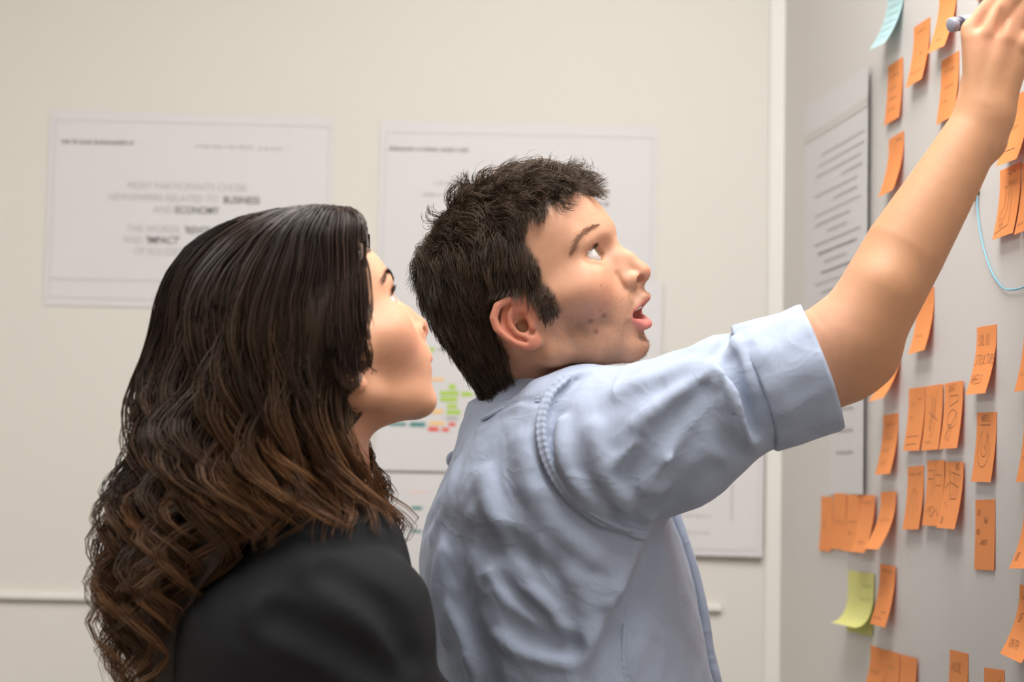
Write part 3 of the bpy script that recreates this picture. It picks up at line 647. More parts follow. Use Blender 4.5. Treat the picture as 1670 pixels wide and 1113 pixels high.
hand = Group([cap((0, -25, 0), (0, 5, 0), 25, 25, 12), ell((0, 5, 0), (27, 30, 19), 12),
              chain([(0, 0, 0), (-18, 72, -3)], [20, 13], 12), chain([(0, 0, 0), (-4, 76, 0)], [20, 13.5], 10), chain([(2, 0, 0), (14, 73, -2)], [20, 13], 10), chain([(6, 0, -2), (29, 65, -6)], [18, 12], 10),
              ell((-12, 30, -17), (18, 28, 13), 10),
              *[ell(k, (11, 11, 9.5), 6) for k in knk], fi, fm, fr, fl,
              chain([(-16, 18, -12), (-20, 42, -30), (-12, 72, -42), (6, 96, -50)], [13, 11.5, 10, 8], 8),
              *[ell(((knk[i][0] + knk[i + 1][0]) / 2, 88, 13), (2.5, 12, 3.4), 8, op='s') for i in range(3)],
              chain([(-8, 10, 15), (-13, 40, 13), (-19, 72, 9)], [4, 4.5, 5], 10), chain([(-2, 10, 15), (-4, 40, 14), (-5, 76, 11)], [4, 4.5, 5], 10), chain([(3, 10, 15), (8, 40, 13), (14, 72, 9)], [4, 4, 5], 10)], HR, wrist, .001)
MAN = Solid([mh, mb, ma, hand], .008)
man = empty('person', (W(900, 1100, 2.45)[0], W(900, 1100, 2.45)[1], 0.0))
tag(man, 'short-haired person with stubble in a light blue shirt, reaching up to write', 'person')
SKIN = mat('skin', (1, 1, 1, 1), .56, attr='Col', noise=.05, nscale=90, bump=.12, bscale=900, sss=.22, sssr=(1, .4, .25), sssscale=.005, spec=.4, bdist=.0006)
lo = np.minimum(wrist, mh.t) - .2; 
MV, MQ = polygonise(MAN, (-.22, 2.02, 1.12), (.72, 2.62, 1.98), .00175)
def skin_cols(V, G, base, f=0):
    L = G.local(V); x, y, z = L.T; ay = np.abs(y); c = np.tile(np.array(base[:3]), (len(V), 1))
    def mix(w, col): w = np.asarray(w, float)[:, None]; c[:] = c * (1 - w) + np.array(srgb(*col)[:3]) * w
    g = lambda cx, cy, cz, r: np.exp(-(((x - cx) / r) ** 2 + ((ay - cy) / r) ** 2 + ((z - cz) / r) ** 2))
    inh = sstep(_len(L - np.array([0, 0, 0])), 190, 150)
    mix(.30 * g(72, 46, -25, 22), (205, 120, 100)); mix(.35 * g(112, 0, -22, 13), (205, 120, 98))       # cheeks, nose tip
    mix(.5 * sstep(ay, 70, 77) * sstep(np.hypot(x + 8, (z + 20) * .8), 30, 22) * inh, (214, 120, 100))                            # ears
    return c, mix, (x, ay, z, L, inh)
base = srgb(196, 146, 117)
MC, mixm, (x, ay, z, L, inh) = skin_cols(MV, mh, base)
# lips, mouth, stubble, moles
lipw = sstep(np.hypot((z + 57) / np.where(z > -57, 11.5, 19.5), ay / 26) , 1.12, .9) * (x > 80) * inh
zl = np.abs(z + 57)
mixm(np.where(z > -57, .6, .8) * lipw * sstep(x, 82, 88), (204, 116, 112))
inside = inh * (x > 70) * (x < 101 - 8) * (np.abs(z + 57) < 5.2) * (ay < 23)
mixm(.9 * inside, (176, 92, 88))
st_ = inh * sstep(z, -22 + 0, -48) * sstep(x, 6, 22) * (1 - .95 * lipw)
st_ = np.maximum(st_, .8 * inh * sstep(np.hypot((x - 103) / 16, (z + 44) / 8), 1.3, .6) * (ay < 24) * (1 - lipw))
st_ = np.maximum(st_, .6 * inh * sstep(x, 12, 20) * sstep(x, 42, 30) * sstep(z, -10, -20))
nz = .55 + .45 * vnoise(L * .09, 5)
mixm(.72 * np.clip(st_, 0, 1) * np.clip(nz, 0.25, 1), (120, 92, 74))
for (px, py, r) in ((963, 524, 3.2), (985, 515, 2.8), (972, 541, 2.6), (980, 466, 1.3)):
    h = mh.local(march(MAN, px, py, 2.1, 2.6)[None])[0]; mixm(.6 * np.exp(-(_len(L - h) / r) ** 4), (112, 66, 52))
tan_ = sstep(MV[:, 0], .30, .36) * (MV[:, 2] > 1.45); mixm(.75 * tan_, (182, 132, 94))
mixm(.35 * sstep(_len(hand.local(MV) - np.array([0, 88, 5])), 45, 20), (232, 164, 136))
HPOLY = [(110, 78), (75, 79), (55, 70), (35, 67), (31, 49), (34, 30), (30, 11), (37, -8), (35, -25), (17, -28), (13, -12), (6, 2), (-16, 10), (-34, 3), (-36, -22), (-36, -42), (-46, -63), (-72, -82), (-140, -88), (-140, 150), (120, 150)]
hm = in_poly(L[:, 0], L[:, 2], HPOLY) & (_len(L) < 190) & ~((ay > 71) & (x < 12) & (np.hypot(x + 8, z + 20) < 36))
hsoft = hm.astype(float)
for _ in range(3):
    a_ = np.zeros(len(hsoft)); c_ = np.zeros(len(hsoft))
    for i, j in ((0, 1), (1, 2), (2, 3), (3, 0)):
        np.add.at(a_, MQ[:, i], hsoft[MQ[:, j]]); np.add.at(c_, MQ[:, i], 1); np.add.at(a_, MQ[:, j], hsoft[MQ[:, i]]); np.add.at(c_, MQ[:, j], 1)
    hsoft = a_ / c_
mixm(.9 * hsoft, (46, 36, 28))
body = mesh('body', MV, MQ, SKIN, man, col=MC)
# eyes
def eye_mat(name, iris):
    m = bpy.data.materials.new(name); m.use_nodes = True; nt = m.node_tree; b = nt.nodes['Principled BSDF']
    b.inputs['Roughness'].default_value = .12; b.inputs['Coat Weight'].default_value = .6; b.inputs['Coat Roughness'].default_value = .02
    tc = nt.nodes.new('ShaderNodeTexCoord'); sp = nt.nodes.new('ShaderNodeSeparateXYZ'); nt.links.new(tc.outputs['Object'], sp.inputs[0])
    cr = nt.nodes.new('ShaderNodeValToRGB'); el = cr.color_ramp.elements   # local x runs along the gaze, unit sphere
    el[0].position = 0; el[0].color = srgb(200, 192, 190); el[1].position = .862; el[1].color = srgb(196, 188, 186)
    for p, c in ((.872, srgb(60, 48, 36)), (.90, iris), (.965, iris), (.978, srgb(14, 12, 10)), (1.0, srgb(10, 8, 8))): e = el.new(p); e.color = c
    nt.links.new(sp.outputs[0], cr.inputs[0]); nt.links.new(cr.outputs[0], b.inputs['Base Color']); return m
EYE = eye_mat('eye_hazel', srgb(104, 84, 58))
def eyeball(parent, G, c, gaze, r, m, name='eye'):
    bm = bmesh.new(); bmesh.ops.create_uvsphere(bm, u_segments=32, v_segments=20, radius=1.0)
    me = bpy.data.meshes.new(name); bm.to_mesh(me); bm.free(); me.polygons.foreach_set('use_smooth', [True] * len(me.polygons)); me.materials.append(m)
    o = bpy.data.objects.new(name, me); link(o, parent)
    gx = G.R @ (np.array(gaze, float) / np.linalg.norm(gaze)); q = mathutils.Vector(gx).to_track_quat('X', 'Z')
    o.rotation_mode = 'QUATERNION'; o.rotation_quaternion = q; o.scale = (r * G.s,) * 3
    o.location = mathutils.Vector(G.world(np.array(c)[None])[0] - parent_loc(parent)); return o
for sy in (-1, 1): eyeball(man, mh, (72.5, sy * 31.5, 12.5), (1, .05, .22), 12.75, EYE)
# teeth
TEETH = mat('teeth', srgb(226, 214, 200), .3)
V, Fc = [], []
ths = np.linspace(-68, 68, 25)
for i, t in enumerate(ths):
    a = math.radians(t); cx, cy = 68 + 27 * math.cos(a), 22 * math.sin(a)
    for (dx, zz) in ((0, -44), (0, -54.0 + .5 * abs(math.sin(i * 1.6))), (-3.5, -54), (-3.5, -44)): V.append(mh.world((cx + dx * math.cos(a), cy + dx * math.sin(a), zz)))
    if i: q = 4 * i; Fc += [(q - 4 + k, q - 4 + (k + 1) % 4, q + (k + 1) % 4, q + k) for k in range(4)]
mesh('teeth', V, Fc, TEETH, man)
# marker in the hand
MARKB = mat('marker_barrel', srgb(148, 148, 162), .3); MARKC = mat('marker_band', srgb(66, 64, 76), .35)
mk0, mk1 = W(1549, 41, 2.283), W(1665, 24, 2.325); ax_ = mk1 - mk0; ml = np.linalg.norm(ax_); ax_ /= ml
e_, pt = None, None
tt = ((CORNER - mk0) @ EN) / (ax_ @ EN); tipp = mk0 + ax_ * (tt - .001)
marker = empty('marker_pen', mk0); tag(marker, 'silver grey marker pen held in the raised hand', 'marker')
b1 = np.cross(ax_, [0, 0, 1.0]); b1 /= np.linalg.norm(b1); b2 = np.cross(ax_, b1)
def lathe(prof, o, a, n=20):
    V = [o + a * s + r * (math.cos(2 * math.pi * k / n) * b1 + math.sin(2 * math.pi * k / n) * b2) for s, r in prof for k in range(n)]
    return V, [(i * n + k, i * n + (k + 1) % n, (i + 1) * n + (k + 1) % n, (i + 1) * n + k) for i in range(len(prof) - 1) for k in range(n)]
tl_ = tt
mesh('end_cap', *lathe([(0, 0), (0, .0060), (.0012, .0074), (.0070, .0078), (.0075, .0070), (.0075, 0)], mk0, ax_), MARKB, marker)
mesh('band', *lathe([(.0075, 0), (.0075, .0072), (.0145, .0072), (.0145, 0)], mk0, ax_), MARKC, marker)
mesh('barrel', *lathe([(.0145, 0), (.0145, .0078), (tl_ - .022, .0078), (tl_ - .018, .0055), (tl_ - .008, .0045), (tl_ - .006, .0028), (tl_ - .0008, .0018), (tl_ - .0008, 0)], mk0, ax_), MARKB, marker)
# ------------------------------------------------------------------ the man's hair, brows, lashes, stubble
HAIRM = mat('hair_brown', (1, 1, 1, 1), .42, attr='Col', spec=.32)
def grow(G, roots, nrm, d0, length, steps, keep, curl, seed, droop=0.0, relax=.25):
    """roots, nrm, d0 in local mm; strands bend towards d0's tangent and stay outside the head"""
    r = np.random.default_rng(seed); p = roots.copy(); d = d0.copy(); out = [p.copy()]; st_ = (length / steps)[:, None]
    for k in range(steps):
        d = d + curl * r.normal(size=d.shape) * .0 + np.array([0, 0, -droop]); d /= _len(d)[:, None]
        p = p + d * st_; W_ = G.world(p); keep = np.broadcast_to(keep, (len(p),))
        dist = G.ev(W_) / G.s; low = dist < keep * min(1.0, (k + 1) / 3)
        if low.any():
            gl = np.stack([G.ev(W_[low] + 1e-3 * G.R[:, i]) - G.ev(W_[low] - 1e-3 * G.R[:, i]) for i in range(3)], -1); gl /= _len(gl)[:, None] + 1e-12
            push = (np.broadcast_to(keep, dist.shape)[low] * min(1.0, (k + 1) / 3) - dist[low])[:, None]; p[low] += gl * push
            dd = d[low]; dn = np.einsum('ij,ij->i', dd, gl); d[low] = dd - np.minimum(dn, 0)[:, None] * gl
        out.append(p.copy())
    return np.stack(out, 1)
def local_normals(G, L):
    Wp = G.world(L); g = np.stack([G.ev(Wp + 1e-3 * G.R[:, i]) - G.ev(Wp - 1e-3 * G.R[:, i]) for i in range(3)], -1); return g / (_len(g)[:, None] + 1e-12)
cand = np.where(hm)[0]
def man_hair(N, seed, lift_mul=1.0):
    r = np.random.default_rng(seed); ro = L[r.choice(cand, N)] + r.normal(size=(N, 3)) * .6
    nr = local_normals(mh, ro)
    nc = 900; cc = ro[r.choice(N, nc, replace=False)]
    own = np.concatenate([np.argmin(((ro[a:a + 2000, None] - cc[None]) ** 2).sum(-1), 1) for a in range(0, N, 2000)])
    crown = np.array([-62, 0, 104.0]); t = ro - crown
    t = t - np.einsum('ij,ij->i', t, nr)[:, None] * nr; t /= _len(t)[:, None] + 1e-9
    sw = np.cross(nr, t); t = t + .25 * sw; x_, y_, z_ = ro.T
    top = sstep(z_, 68, 96); front = sstep(x_, 10, 70) * top
    side = 1 - top
    # sides: comb down and back
    down = np.stack([-.45 - .0 * x_, np.sign(y_) * .05, -1 + 0 * x_], 1); down -= np.einsum('ij,ij->i', down, nr)[:, None] * nr; down /= _len(down)[:, None]
    back = sstep(x_, -20, -60)
    d = t * (top + .5 * back * side)[:, None] + down * (side * (1 - .5 * back))[:, None]
    cr = r.normal(size=(nc, 3))[own]; rnd = r.normal(size=(N, 3))
    d = d + nr * (.14 * side + .16 * top + .42 * front)[:, None] * lift_mul + cr * (.10 + .26 * top + .22 * front)[:, None] + rnd * .16
    d /= _len(d)[:, None]
    ln = 20 + 9 * sstep(z_, -30, 20) + 3 * sstep(z_, 20, 70) + 2 * top + 4 * front; ln = ln * (1 - .45 * sstep(x_, 18, 45) * sstep(z_, 86, 70))
    ln = ln * np.where((x_ > 14) & (z_ < 25), .4, 1) * r.uniform(.7, 1.15, N)
    S = grow(mh, ro, nr, d, ln, 8, (2.0 + 6.5 * r.uniform(0, 1, N) * (1 + 1.0 * top)) * (1 - .5 * back), 0, seed, droop=.05)
    # gather towards clump tips, add a curl at the ends on top
    f = np.linspace(0, 1, S.shape[1])[None, :, None]
    S = S + 0
    tipc = np.zeros((nc, S.shape[1], 3)); cnt = np.zeros(nc); np.add.at(tipc, own, S); np.add.at(cnt, own, 1); tipc /= np.maximum(cnt, 1)[:, None, None]
    S = S + (tipc[own] - S) * (.42 * f ** 1.2)
    ph = r.uniform(0, 6.28, nc)[own][:, None, None]; a = np.cross(d, cr); a /= _len(a)[:, None] + 1e-9; b = np.cross(d, a)
    amp = (1.6 + 8.5 * top + 5 * front)[:, None, None] * f
    S = S + amp * (np.sin(f * 6.5 + ph) * a[:, None] + np.cos(f * 6.5 + ph) * b[:, None] - (np.cos(ph) * b[:, None] + np.sin(ph) * a[:, None])) * .5
    return S, own, nc, r
S, own, nc, r = man_hair(17000, 21)
tone = (r.uniform(.65, 1.35, nc)[own] * r.uniform(.8, 1.2, len(S)))
hc = np.array(srgb(72, 56, 43)[:3])[None, None] * tone[:, None, None] * np.ones(S.shape[1])[None, :, None]
V, Q = strands_mesh(mh.world(S), np.full(len(S), .0004) * r.uniform(.7, 1.2, len(S)))
mhair = mesh('hair', V, Q, HAIRM, man, col=np.repeat(hc.reshape(-1, 3), 3, 0)); mhair['kind'] = 'stuff'
# flyaway strands over the top
ft = (S[:, 0, 2] > 70) & (r.uniform(0, 1, len(S)) < .018); F_ = S[ft].copy()
k = np.linspace(0, 1, F_.shape[1])[None, :, None]; F_ += k ** 1.5 * (local_normals(mh, F_[:, 0])[:, None] * 9 + r.normal(size=(len(F_), 1, 3)) * 5)
V, Q = strands_mesh(mh.world(F_), np.full(len(F_), .0002)); c = np.tile(np.array(srgb(84, 68, 52)[:3]), (len(V), 1))
o = mesh('stray_hair', V, Q, HAIRM, mhair, col=c); o['kind'] = 'stuff'
# eyebrows
def brow(G, S_, pix, sgn, N, ln, seed, parent, colr, d0, d1, wid=4.2):
    r = np.random.default_rng(seed); pts = G.local(np.array([march(S_, *p, d0, d1) for p in pix])); C = spline(pts, 60); t = r.uniform(0, 1, N)
    i = (t * 59).astype(int); c = C[i]; T = np.gradient(C, axis=0)[i]; T /= _len(T)[:, None]; n_ = local_normals(G, c); up = np.cross(n_, T); up *= np.sign(up[:, 2:3])
    w = wid * np.sin(np.pi * np.clip(t * .85 + .15, 0, 1)) ** .6
    ro = c + up * (r.normal(size=(N, 1)) * .45 * w[:, None]); d = -T * np.sign(T[:, 0:1]) * 1.0 + up * .35 * (1 - t[:, None]) + n_ * .18 + r.normal(size=(N, 3)) * .12; d /= _len(d)[:, None]
    S = np.stack([ro + d * (ln * k / 4) * r.uniform(.7, 1.2, (N, 1)) - n_ * (.25 * (k / 4) ** 2) + n_ * .3 for k in range(5)], 1)
    if sgn < 0: S = S * np.array([1, -1, 1])
    V, Q = strands_mesh(G.world(S), np.full(N, .00013)); o = mesh('eyebrow', V, Q, HAIRM, parent, col=np.tile(np.array(srgb(*colr)[:3]), (len(V), 1))); o['kind'] = 'stuff'
bp = [(934, 412), (945, 387), (962, 373), (980, 366)]
brow(mh, MAN, bp, 1, 230, 7, 3, man, (140, 104, 80), 2.1, 2.5); brow(mh, MAN, bp, -1, 260, 7, 4, man, (124, 92, 70), 2.1, 2.5)
def lashes(G, ec, f, sgn, N, ln, parent, colr, w=15.0, hu=8.2, seed=1, R0=13.6):
    r = np.random.default_rng(seed); yy = r.uniform(-w * .9, w * .9, N); Ru = (w * w + hu * hu) / (2 * hu); zz = np.sqrt(np.maximum(Ru ** 2 - yy ** 2, 0)) + hu - Ru
    xx = np.sqrt(np.maximum(R0 ** 2 - yy ** 2 - zz ** 2, 1)); ro = np.stack([xx, yy, zz], 1) + ec
    d = np.stack([np.full(N, .8), yy / w * .5, np.full(N, .25)], 1) + r.normal(size=(N, 3)) * .08
    S = np.stack([ro + d * ln * k / 4 + np.array([0, 0, 1]) * (ln * .35 * (k / 4) ** 2) for k in range(5)], 1)
    if sgn < 0: S = S * np.array([1, -1, 1])
    V, Q = strands_mesh(G.world(S), np.full(N, .00012)); o = mesh('eyelash', V, Q, HAIRM, parent, col=np.tile(np.array(srgb(*colr)[:3]), (len(V), 1))); o['kind'] = 'stuff'
EC = np.array([72.5, 31.5, 12.5])
for sg in (1, -1): lashes(mh, EC, 0, sg, 70, 6, man, (52, 38, 28))
# stubble
pr_s = np.where((st_ > .35) & (np.clip(nz, 0, 1) > .1))[0]; N = 4200; rs = np.random.default_rng(8); ro = L[rs.choice(pr_s, N)] + rs.normal(size=(N, 3)) * .5; nn_ = local_normals(mh, ro)
d = nn_ * .6 + np.array([.15, 0, -.7]) + rs.normal(size=(N, 3)) * .35; d /= _len(d)[:, None]
S_ = np.stack([ro + d * k * rs.uniform(.7, 1.3, (N, 1)) * 1.1 for k in range(3)], 1)
V, Q = strands_mesh(mh.world(S_), np.full(N, .0001)); o = mesh('stubble', V, Q, HAIRM, man, col=np.tile(np.array(srgb(128, 98, 76)[:3]), (len(V), 1))); o['kind'] = 'stuff'
# ------------------------------------------------------------------ the man's shirt
def loft(sec, depth, n=2.4):
    """sec rows: photo y, left x, right x, depth offset, half depth (m) -> superelliptic trunk"""
    Z = []; CXs = []; A_ = []; CYs = []; B_ = []
    for (y, xa, xb, dd, hb) in sec:
        a, b = W(xa, y, depth + dd), W(xb, y, depth + dd); m = (a + b) / 2
        Z.append(m[2]); CXs.append(m[0]); A_.append((b[0] - a[0]) / 2); CYs.append(m[1]); B_.append(hb)
    Z, CXs, A_, CYs, B_ = [np.array(q)[::-1] for q in (Z, CXs, A_, CYs, B_)]
    zt, zb = Z[-1], Z[0]
    def sm(z, T):
        return (np.interp(z, Z, T) * 2 + np.interp(z - .012, Z, T) + np.interp(z + .012, Z, T)) / 4
    def fn(p):
        z = p[..., 2]; cx, a, cy, b = sm(z, CXs), sm(z, A_), sm(z, CYs), sm(z, B_)
        q = ((np.abs(p[..., 0] - cx) / a) ** n + (np.abs(p[..., 1] - cy) / b) ** n) ** (1 / n)
        d = (q - 1) * np.minimum(a, b) * .85
        return np.maximum(np.maximum(d, (z - zt) * .9), zb - z)
    c = np.array([CXs.mean(), CYs.mean(), (zt + zb) / 2]); return custom(fn, c, .6)
TD = 2.45
trunk = loft([(668, 775, 985, 0, .10), (700, 758, 1010, 0, .15), (730, 745, 1040, 0, .180), (760, 733, 1060, 0, .195), (800, 714, 1080, 0, .205), (840, 699, 1093, 0, .208), (880, 689, 1107, 0, .208),
              (930, 684, 1123, 0, .205), (1000, 690, 1139, 0, .20), (1060, 703, 1148, 0, .198), (1130, 726, 1163, 0, .195), (1400, 760, 1180, 0, .18)], TD)
shA, shB = W(955, 708, 2.315), W(905, 705, 2.60)
sleeve_c = [(955, 718, 2.315), (1010, 733, 2.30), (1095, 708, 2.275), (1185, 655, 2.255), (1245, 630, 2.25)]
cuffA, cuffB = W(1236, 634, 2.25), W(1341, 598, 2.243)
cax = cuffB - cuffA; cl_ = np.linalg.norm(cax); cax /= cl_
def cuff(p):
    q = p - cuffA; t = q @ cax; r = _len(q - t[..., None] * cax)
    R_ = .0615 + .001 * np.sin(t * 90); return np.maximum(np.maximum(r - R_, -t), t - cl_) * .95
def cuff_in(p):
    q = p - cuffA; t = q @ cax; r = _len(q - t[..., None] * cax); return np.maximum(r - .0555, cl_ * .35 - t)
base_p = [trunk, cap(W(884, 714, 2.43), shA, .050, .062, .05), cap(W(872, 700, 2.45), shB, .054, .068, .05),
          chain(Wc(sleeve_c), [.073, .0835, .0775, .066, .0605], .022),
          cap(shB, W(930, 1010, 2.655), .07, .06, .03), cap(W(930, 1010, 2.655), W(985, 1330, 2.64), .055, .05, .03)]
BASE = Solid([Group(base_p)])
def on(x, y, S_=BASE): 
    p = march(S_, x, y, 2.0, 2.75)
    return p if p is not None else W(x, y, 2.44)
def fold(pix, amp, r, k, op='u', sub=3):
    P = np.array([on(*p) for p in spline([(*p, 0) for p in pix], sub * (len(pix) - 1) + 1)[:, :2]])
    N_ = BASE.grad(P); f = np.sin(np.linspace(.12, .94, len(P)) * math.pi) ** .5
    off = (amp * f - r) if op == 'u' else (r - amp * f)
    return chain(P + N_ * off[:, None], r, k, op)
F = []
seam_px = [(962, 603), (925, 614), (897, 640), (883, 675), (881, 710), (890, 750), (917, 800), (963, 842), (1012, 866), (1056, 874)]
# sleeve lies below the armhole seam, yoke and back panel overlap it
F += [fold([(p[0] + 15 - .008 * (p[1] - 600), p[1] - 3) for p in seam_px[1:-1]], .007, .010, .012, 's')]
F += [fold([(p[0] + 2, p[1]) for p in seam_px], .0035, .006, .004), fold([(p[0] - 11, p[1] + 3) for p in seam_px[2:]], .0028, .0035, .005, 's')]
for px_, a, r, k in (([(1000, 772), (1040, 728), (1090, 678), (1140, 632), (1166, 596)], .0065, .006, .010), ([(1080, 775), (1105, 736), (1136, 672), (1166, 626)], .0065, .006, .010), ([(1040, 690), (1085, 655), (1125, 628)], .004, .007, .012),
                     ([(1178, 600), (1198, 645), (1213, 688), (1226, 716)], .008, .007, .010), ([(1060, 798), (1120, 788), (1190, 742)], .005, .009, .014), ([(1196, 552), (1214, 582), (1229, 640)], .006, .006, .008), ([(1218, 540), (1232, 575)], .005, .006, .008),
                     ([(915, 690), (918, 740), (940, 790), (980, 836)], .006, .007, .010), ([(1010, 640), (1060, 618), (1120, 598)], .004, .009, .014), ([(1000, 800), (1030, 830), (1060, 845)], .005, .007, .01), ([(970, 700), (985, 760), (1020, 815)], .004, .008, .012)):
    F += [fold(px_, a * 1.5, r, k)]
for px_, a, r, k in (([(1022, 775), (1066, 722), (1120, 668), (1150, 640)], .004, .010, .016), ([(1094, 782), (1122, 738), (1150, 680)], .004, .009, .014), ([(1188, 592), (1210, 652), (1234, 705)], .006, .007, .010),
                     ([(1040, 838), (1100, 812), (1165, 765)], .004, .010, .016), ([(1165, 690), (1190, 725), (1205, 745)], .004, .008, .014), ([(1165, 575), (1178, 560), (1190, 545)], .006, .006, .01)):
    F += [fold(px_, a * 1.35, r, k, 's')]
# trunk folds
F += [fold([(1052, 880), (1030, 935), (992, 1015), (948, 1113)], .009, .014, .02), fold([(1066, 890), (1048, 945), (1012, 1022), (972, 1113)], .010, .014, .018, 's')]
for px_, a, r, k in (([(790, 776), (800, 830), (820, 890), (845, 925)], .006, .010, .02), ([(796, 935), (830, 978), (868, 1012)], .008, .007, .012), ([(868, 965), (905, 1005), (925, 1060)], .008, .008, .014),
                     ([(735, 1000), (760, 1050), (772, 1113)], .009, .012, .02), ([(745, 760), (735, 810), (705, 870)], .007, .010, .016), ([(720, 900), (712, 960), (722, 1040)], .008, .010, .016), ([(815, 1040), (860, 1070), (930, 1080)], .007, .009, .014),
                     ([(850, 720), (865, 790), (905, 850), (960, 905)], .006, .014, .02), ([(780, 700), (800, 680), (850, 660)], .004, .008, .012), ([(880, 900), (930, 935), (960, 985)], .006, .012, .02)):
    F += [fold(px_, a * .5, r * .7, k * .7)]
for px_, a, r, k in (([(815, 945), (850, 985), (880, 1010)], .006, .007, .012), ([(735, 765), (722, 810), (694, 860)], .008, .008, .012), ([(770, 880), (830, 905), (890, 925)], .006, .014, .02), ([(750, 990), (785, 1060), (800, 1113)], .008, .010, .016),
                     ([(835, 1020), (880, 1045), (930, 1055)], .006, .009, .014), ([(790, 688), (838, 658), (882, 654)], .003, .004, .006), ([(1020, 1113), (1020, 1040), (1032, 960), (1054, 895)], .003, .003, .005), ([(740, 860), (745, 930), (760, 990)], .006, .012, .02)):
    F += [fold(px_, a * .45, r, k, 's')]
cc_ = W(878, 626, 2.420); cu_ = mh.world((-20, 0, -20)) - nb; cu_ = np.array([cu_[0] * .25, cu_[1] * .25, 1 * abs(cu_[2])]); cu_ /= np.linalg.norm(cu_)
def _nh(p):
    q = p - cc_; t = q @ cu_; r = _len(q - t[..., None] * cu_); return np.minimum(np.maximum(r - .084, -.006 - t), np.maximum(r - .052, -.05 - t))
neckhole = custom(_nh, cc_, .25, .006, 's')
sh_g = Group(base_p + F + [custom(cuff, (cuffA + cuffB) / 2, .085, .003), chain([cuffA + cax * .002, cuffA + cax * .001 + 1e-5], .0, 0)] + [custom(cuff_in, cuffB, .09, .002, 's'), neckhole,
      chain(Wc([(1290, 598, 2.25), (1341, 598, 2.243), (1400, 578, 2.24)]), .054, .004, 's')])
seamP = np.array([on(*p) for p in spline([(*p, 0) for p in seam_px], 46)[:, :2]])
seamL = np.concatenate([[0], np.cumsum(_len(np.diff(seamP, axis=0)))])
def crumple(P, d):
    n = vnoise(P * np.array([38, 38, 26]), 3) * .0016 + vnoise(P * np.array([95, 95, 70]), 4) * .0007
    return d + n
SHIRT = Solid([sh_g], 0, crumple)
CLOTH = mat('shirt_cloth', srgb(158, 168, 188), .85, noise=.05, nscale=500, bump=.4, bscale=90, sheen=.1, spec=.25, bdist=.0006, crease=.010)
SV, SQ = polygonise(SHIRT, (-.24, 2.0, 1.0), (.46, 2.8, 1.66), .0029, n=10, smooth=1)
shirt = mesh('shirt', SV, SQ, CLOTH, man); shirt['label'] = 'light blue oxford shirt with rolled sleeve'
# rolled cuff edge: a second turned layer and its hem
b1_ = np.cross(cax, [0, 0, 1.0]); b1_ /= np.linalg.norm(b1_); b2_ = np.cross(cax, b1_)
V, Fc = [], []; n = 72
prof_ = [(cl_ * .02, .0600), (cl_ * .0, .0640), (cl_ * .05, .0665), (cl_ * .35, .0655), (cl_ * .7, .0650), (cl_ * .97, .0655), (cl_ * 1.03, .0645), (cl_ * 1.035, .062), (cl_ * 1.0, .0600), (cl_ * .6, .0585)]
for i, (t, rr) in enumerate(prof_):
    for k in range(n):
        a = 2 * math.pi * k / n; wv = .0014 * math.sin(3 * a + i * .5) + .0011 * math.sin(7 * a - 9 * t * 10) + .0008 * math.sin(13 * a + 40 * t)
        sk = .006 * math.sin(a * 2 + 1) * (1 if i in (0, 1, 2) else .3); V.append(cuffA + cax * (t + sk) + (rr + wv) * (math.cos(a) * b1_ + math.sin(a) * b2_))
    if i: Fc += [((i - 1) * n + k, (i - 1) * n + (k + 1) % n, i * n + (k + 1) % n, i * n + k) for k in range(n)]
mesh('rolled_cuff', V, Fc, CLOTH, shirt)
# collar: stand turned over into a fall, open at the front
ex_ = np.array([1.0, 0, 0]); ex_ -= (ex_ @ cu_) * cu_; ex_ /= np.linalg.norm(ex_); ey_ = np.cross(cu_, ex_)
prof_ = [(.000, -.028), (.000, .000), (.0005, .012), (.003, .0155), (.0065, .0145), (.0085, .008), (.011, -.008), (.015, -.026), (.0135, -.028), (.0095, -.010), (.0062, .006), (.004, .010)]
V, Fc = [], []; m = 60
for k in range(m):
    a = math.radians(22 + (360 - 44) * k / (m - 1)); ra, rb = .051, .066
    for (r_, h_) in prof_:
        w_ = .0012 * math.sin(5 * a) * (r_ > .005); V.append(cc_ + ex_ * math.cos(a) * (ra + r_ + w_) + ey_ * math.sin(a) * (rb + r_ + w_) + cu_ * (h_ + .004 * math.cos(a)))
    if k: L_ = len(prof_); Fc += [((k - 1) * L_ + j, (k - 1) * L_ + (j + 1) % L_, k * L_ + (j + 1) % L_, k * L_ + j) for j in range(L_)]
Fc += [tuple(range(len(prof_))), tuple((m - 1) * len(prof_) + j for j in range(len(prof_)))[::-1]]
mesh('collar', V, Fc, CLOTH, shirt)
# front placket
fr_ = [(1078, 800), (1093, 838), (1107, 880), (1123, 930), (1139, 1000), (1148, 1060), (1163, 1130), (1170, 1260)]
C = spline([W(x_ + 3, y_, TD) for x_, y_ in fr_], 30); V, Fc = [], []
for i, c in enumerate(C):
    for (dx, dy) in ((-.004, -.020), (.007, -.018), (.0095, 0), (.007, .018), (-.004, .020)): V.append(c + np.array([dx, dy, 0]))
    if i: Fc += [((i - 1) * 5 + j, i * 5 + j, i * 5 + (j + 1) % 5, (i - 1) * 5 + (j + 1) % 5) for j in range(5)]
mesh('placket', V, Fc, CLOTH, shirt)
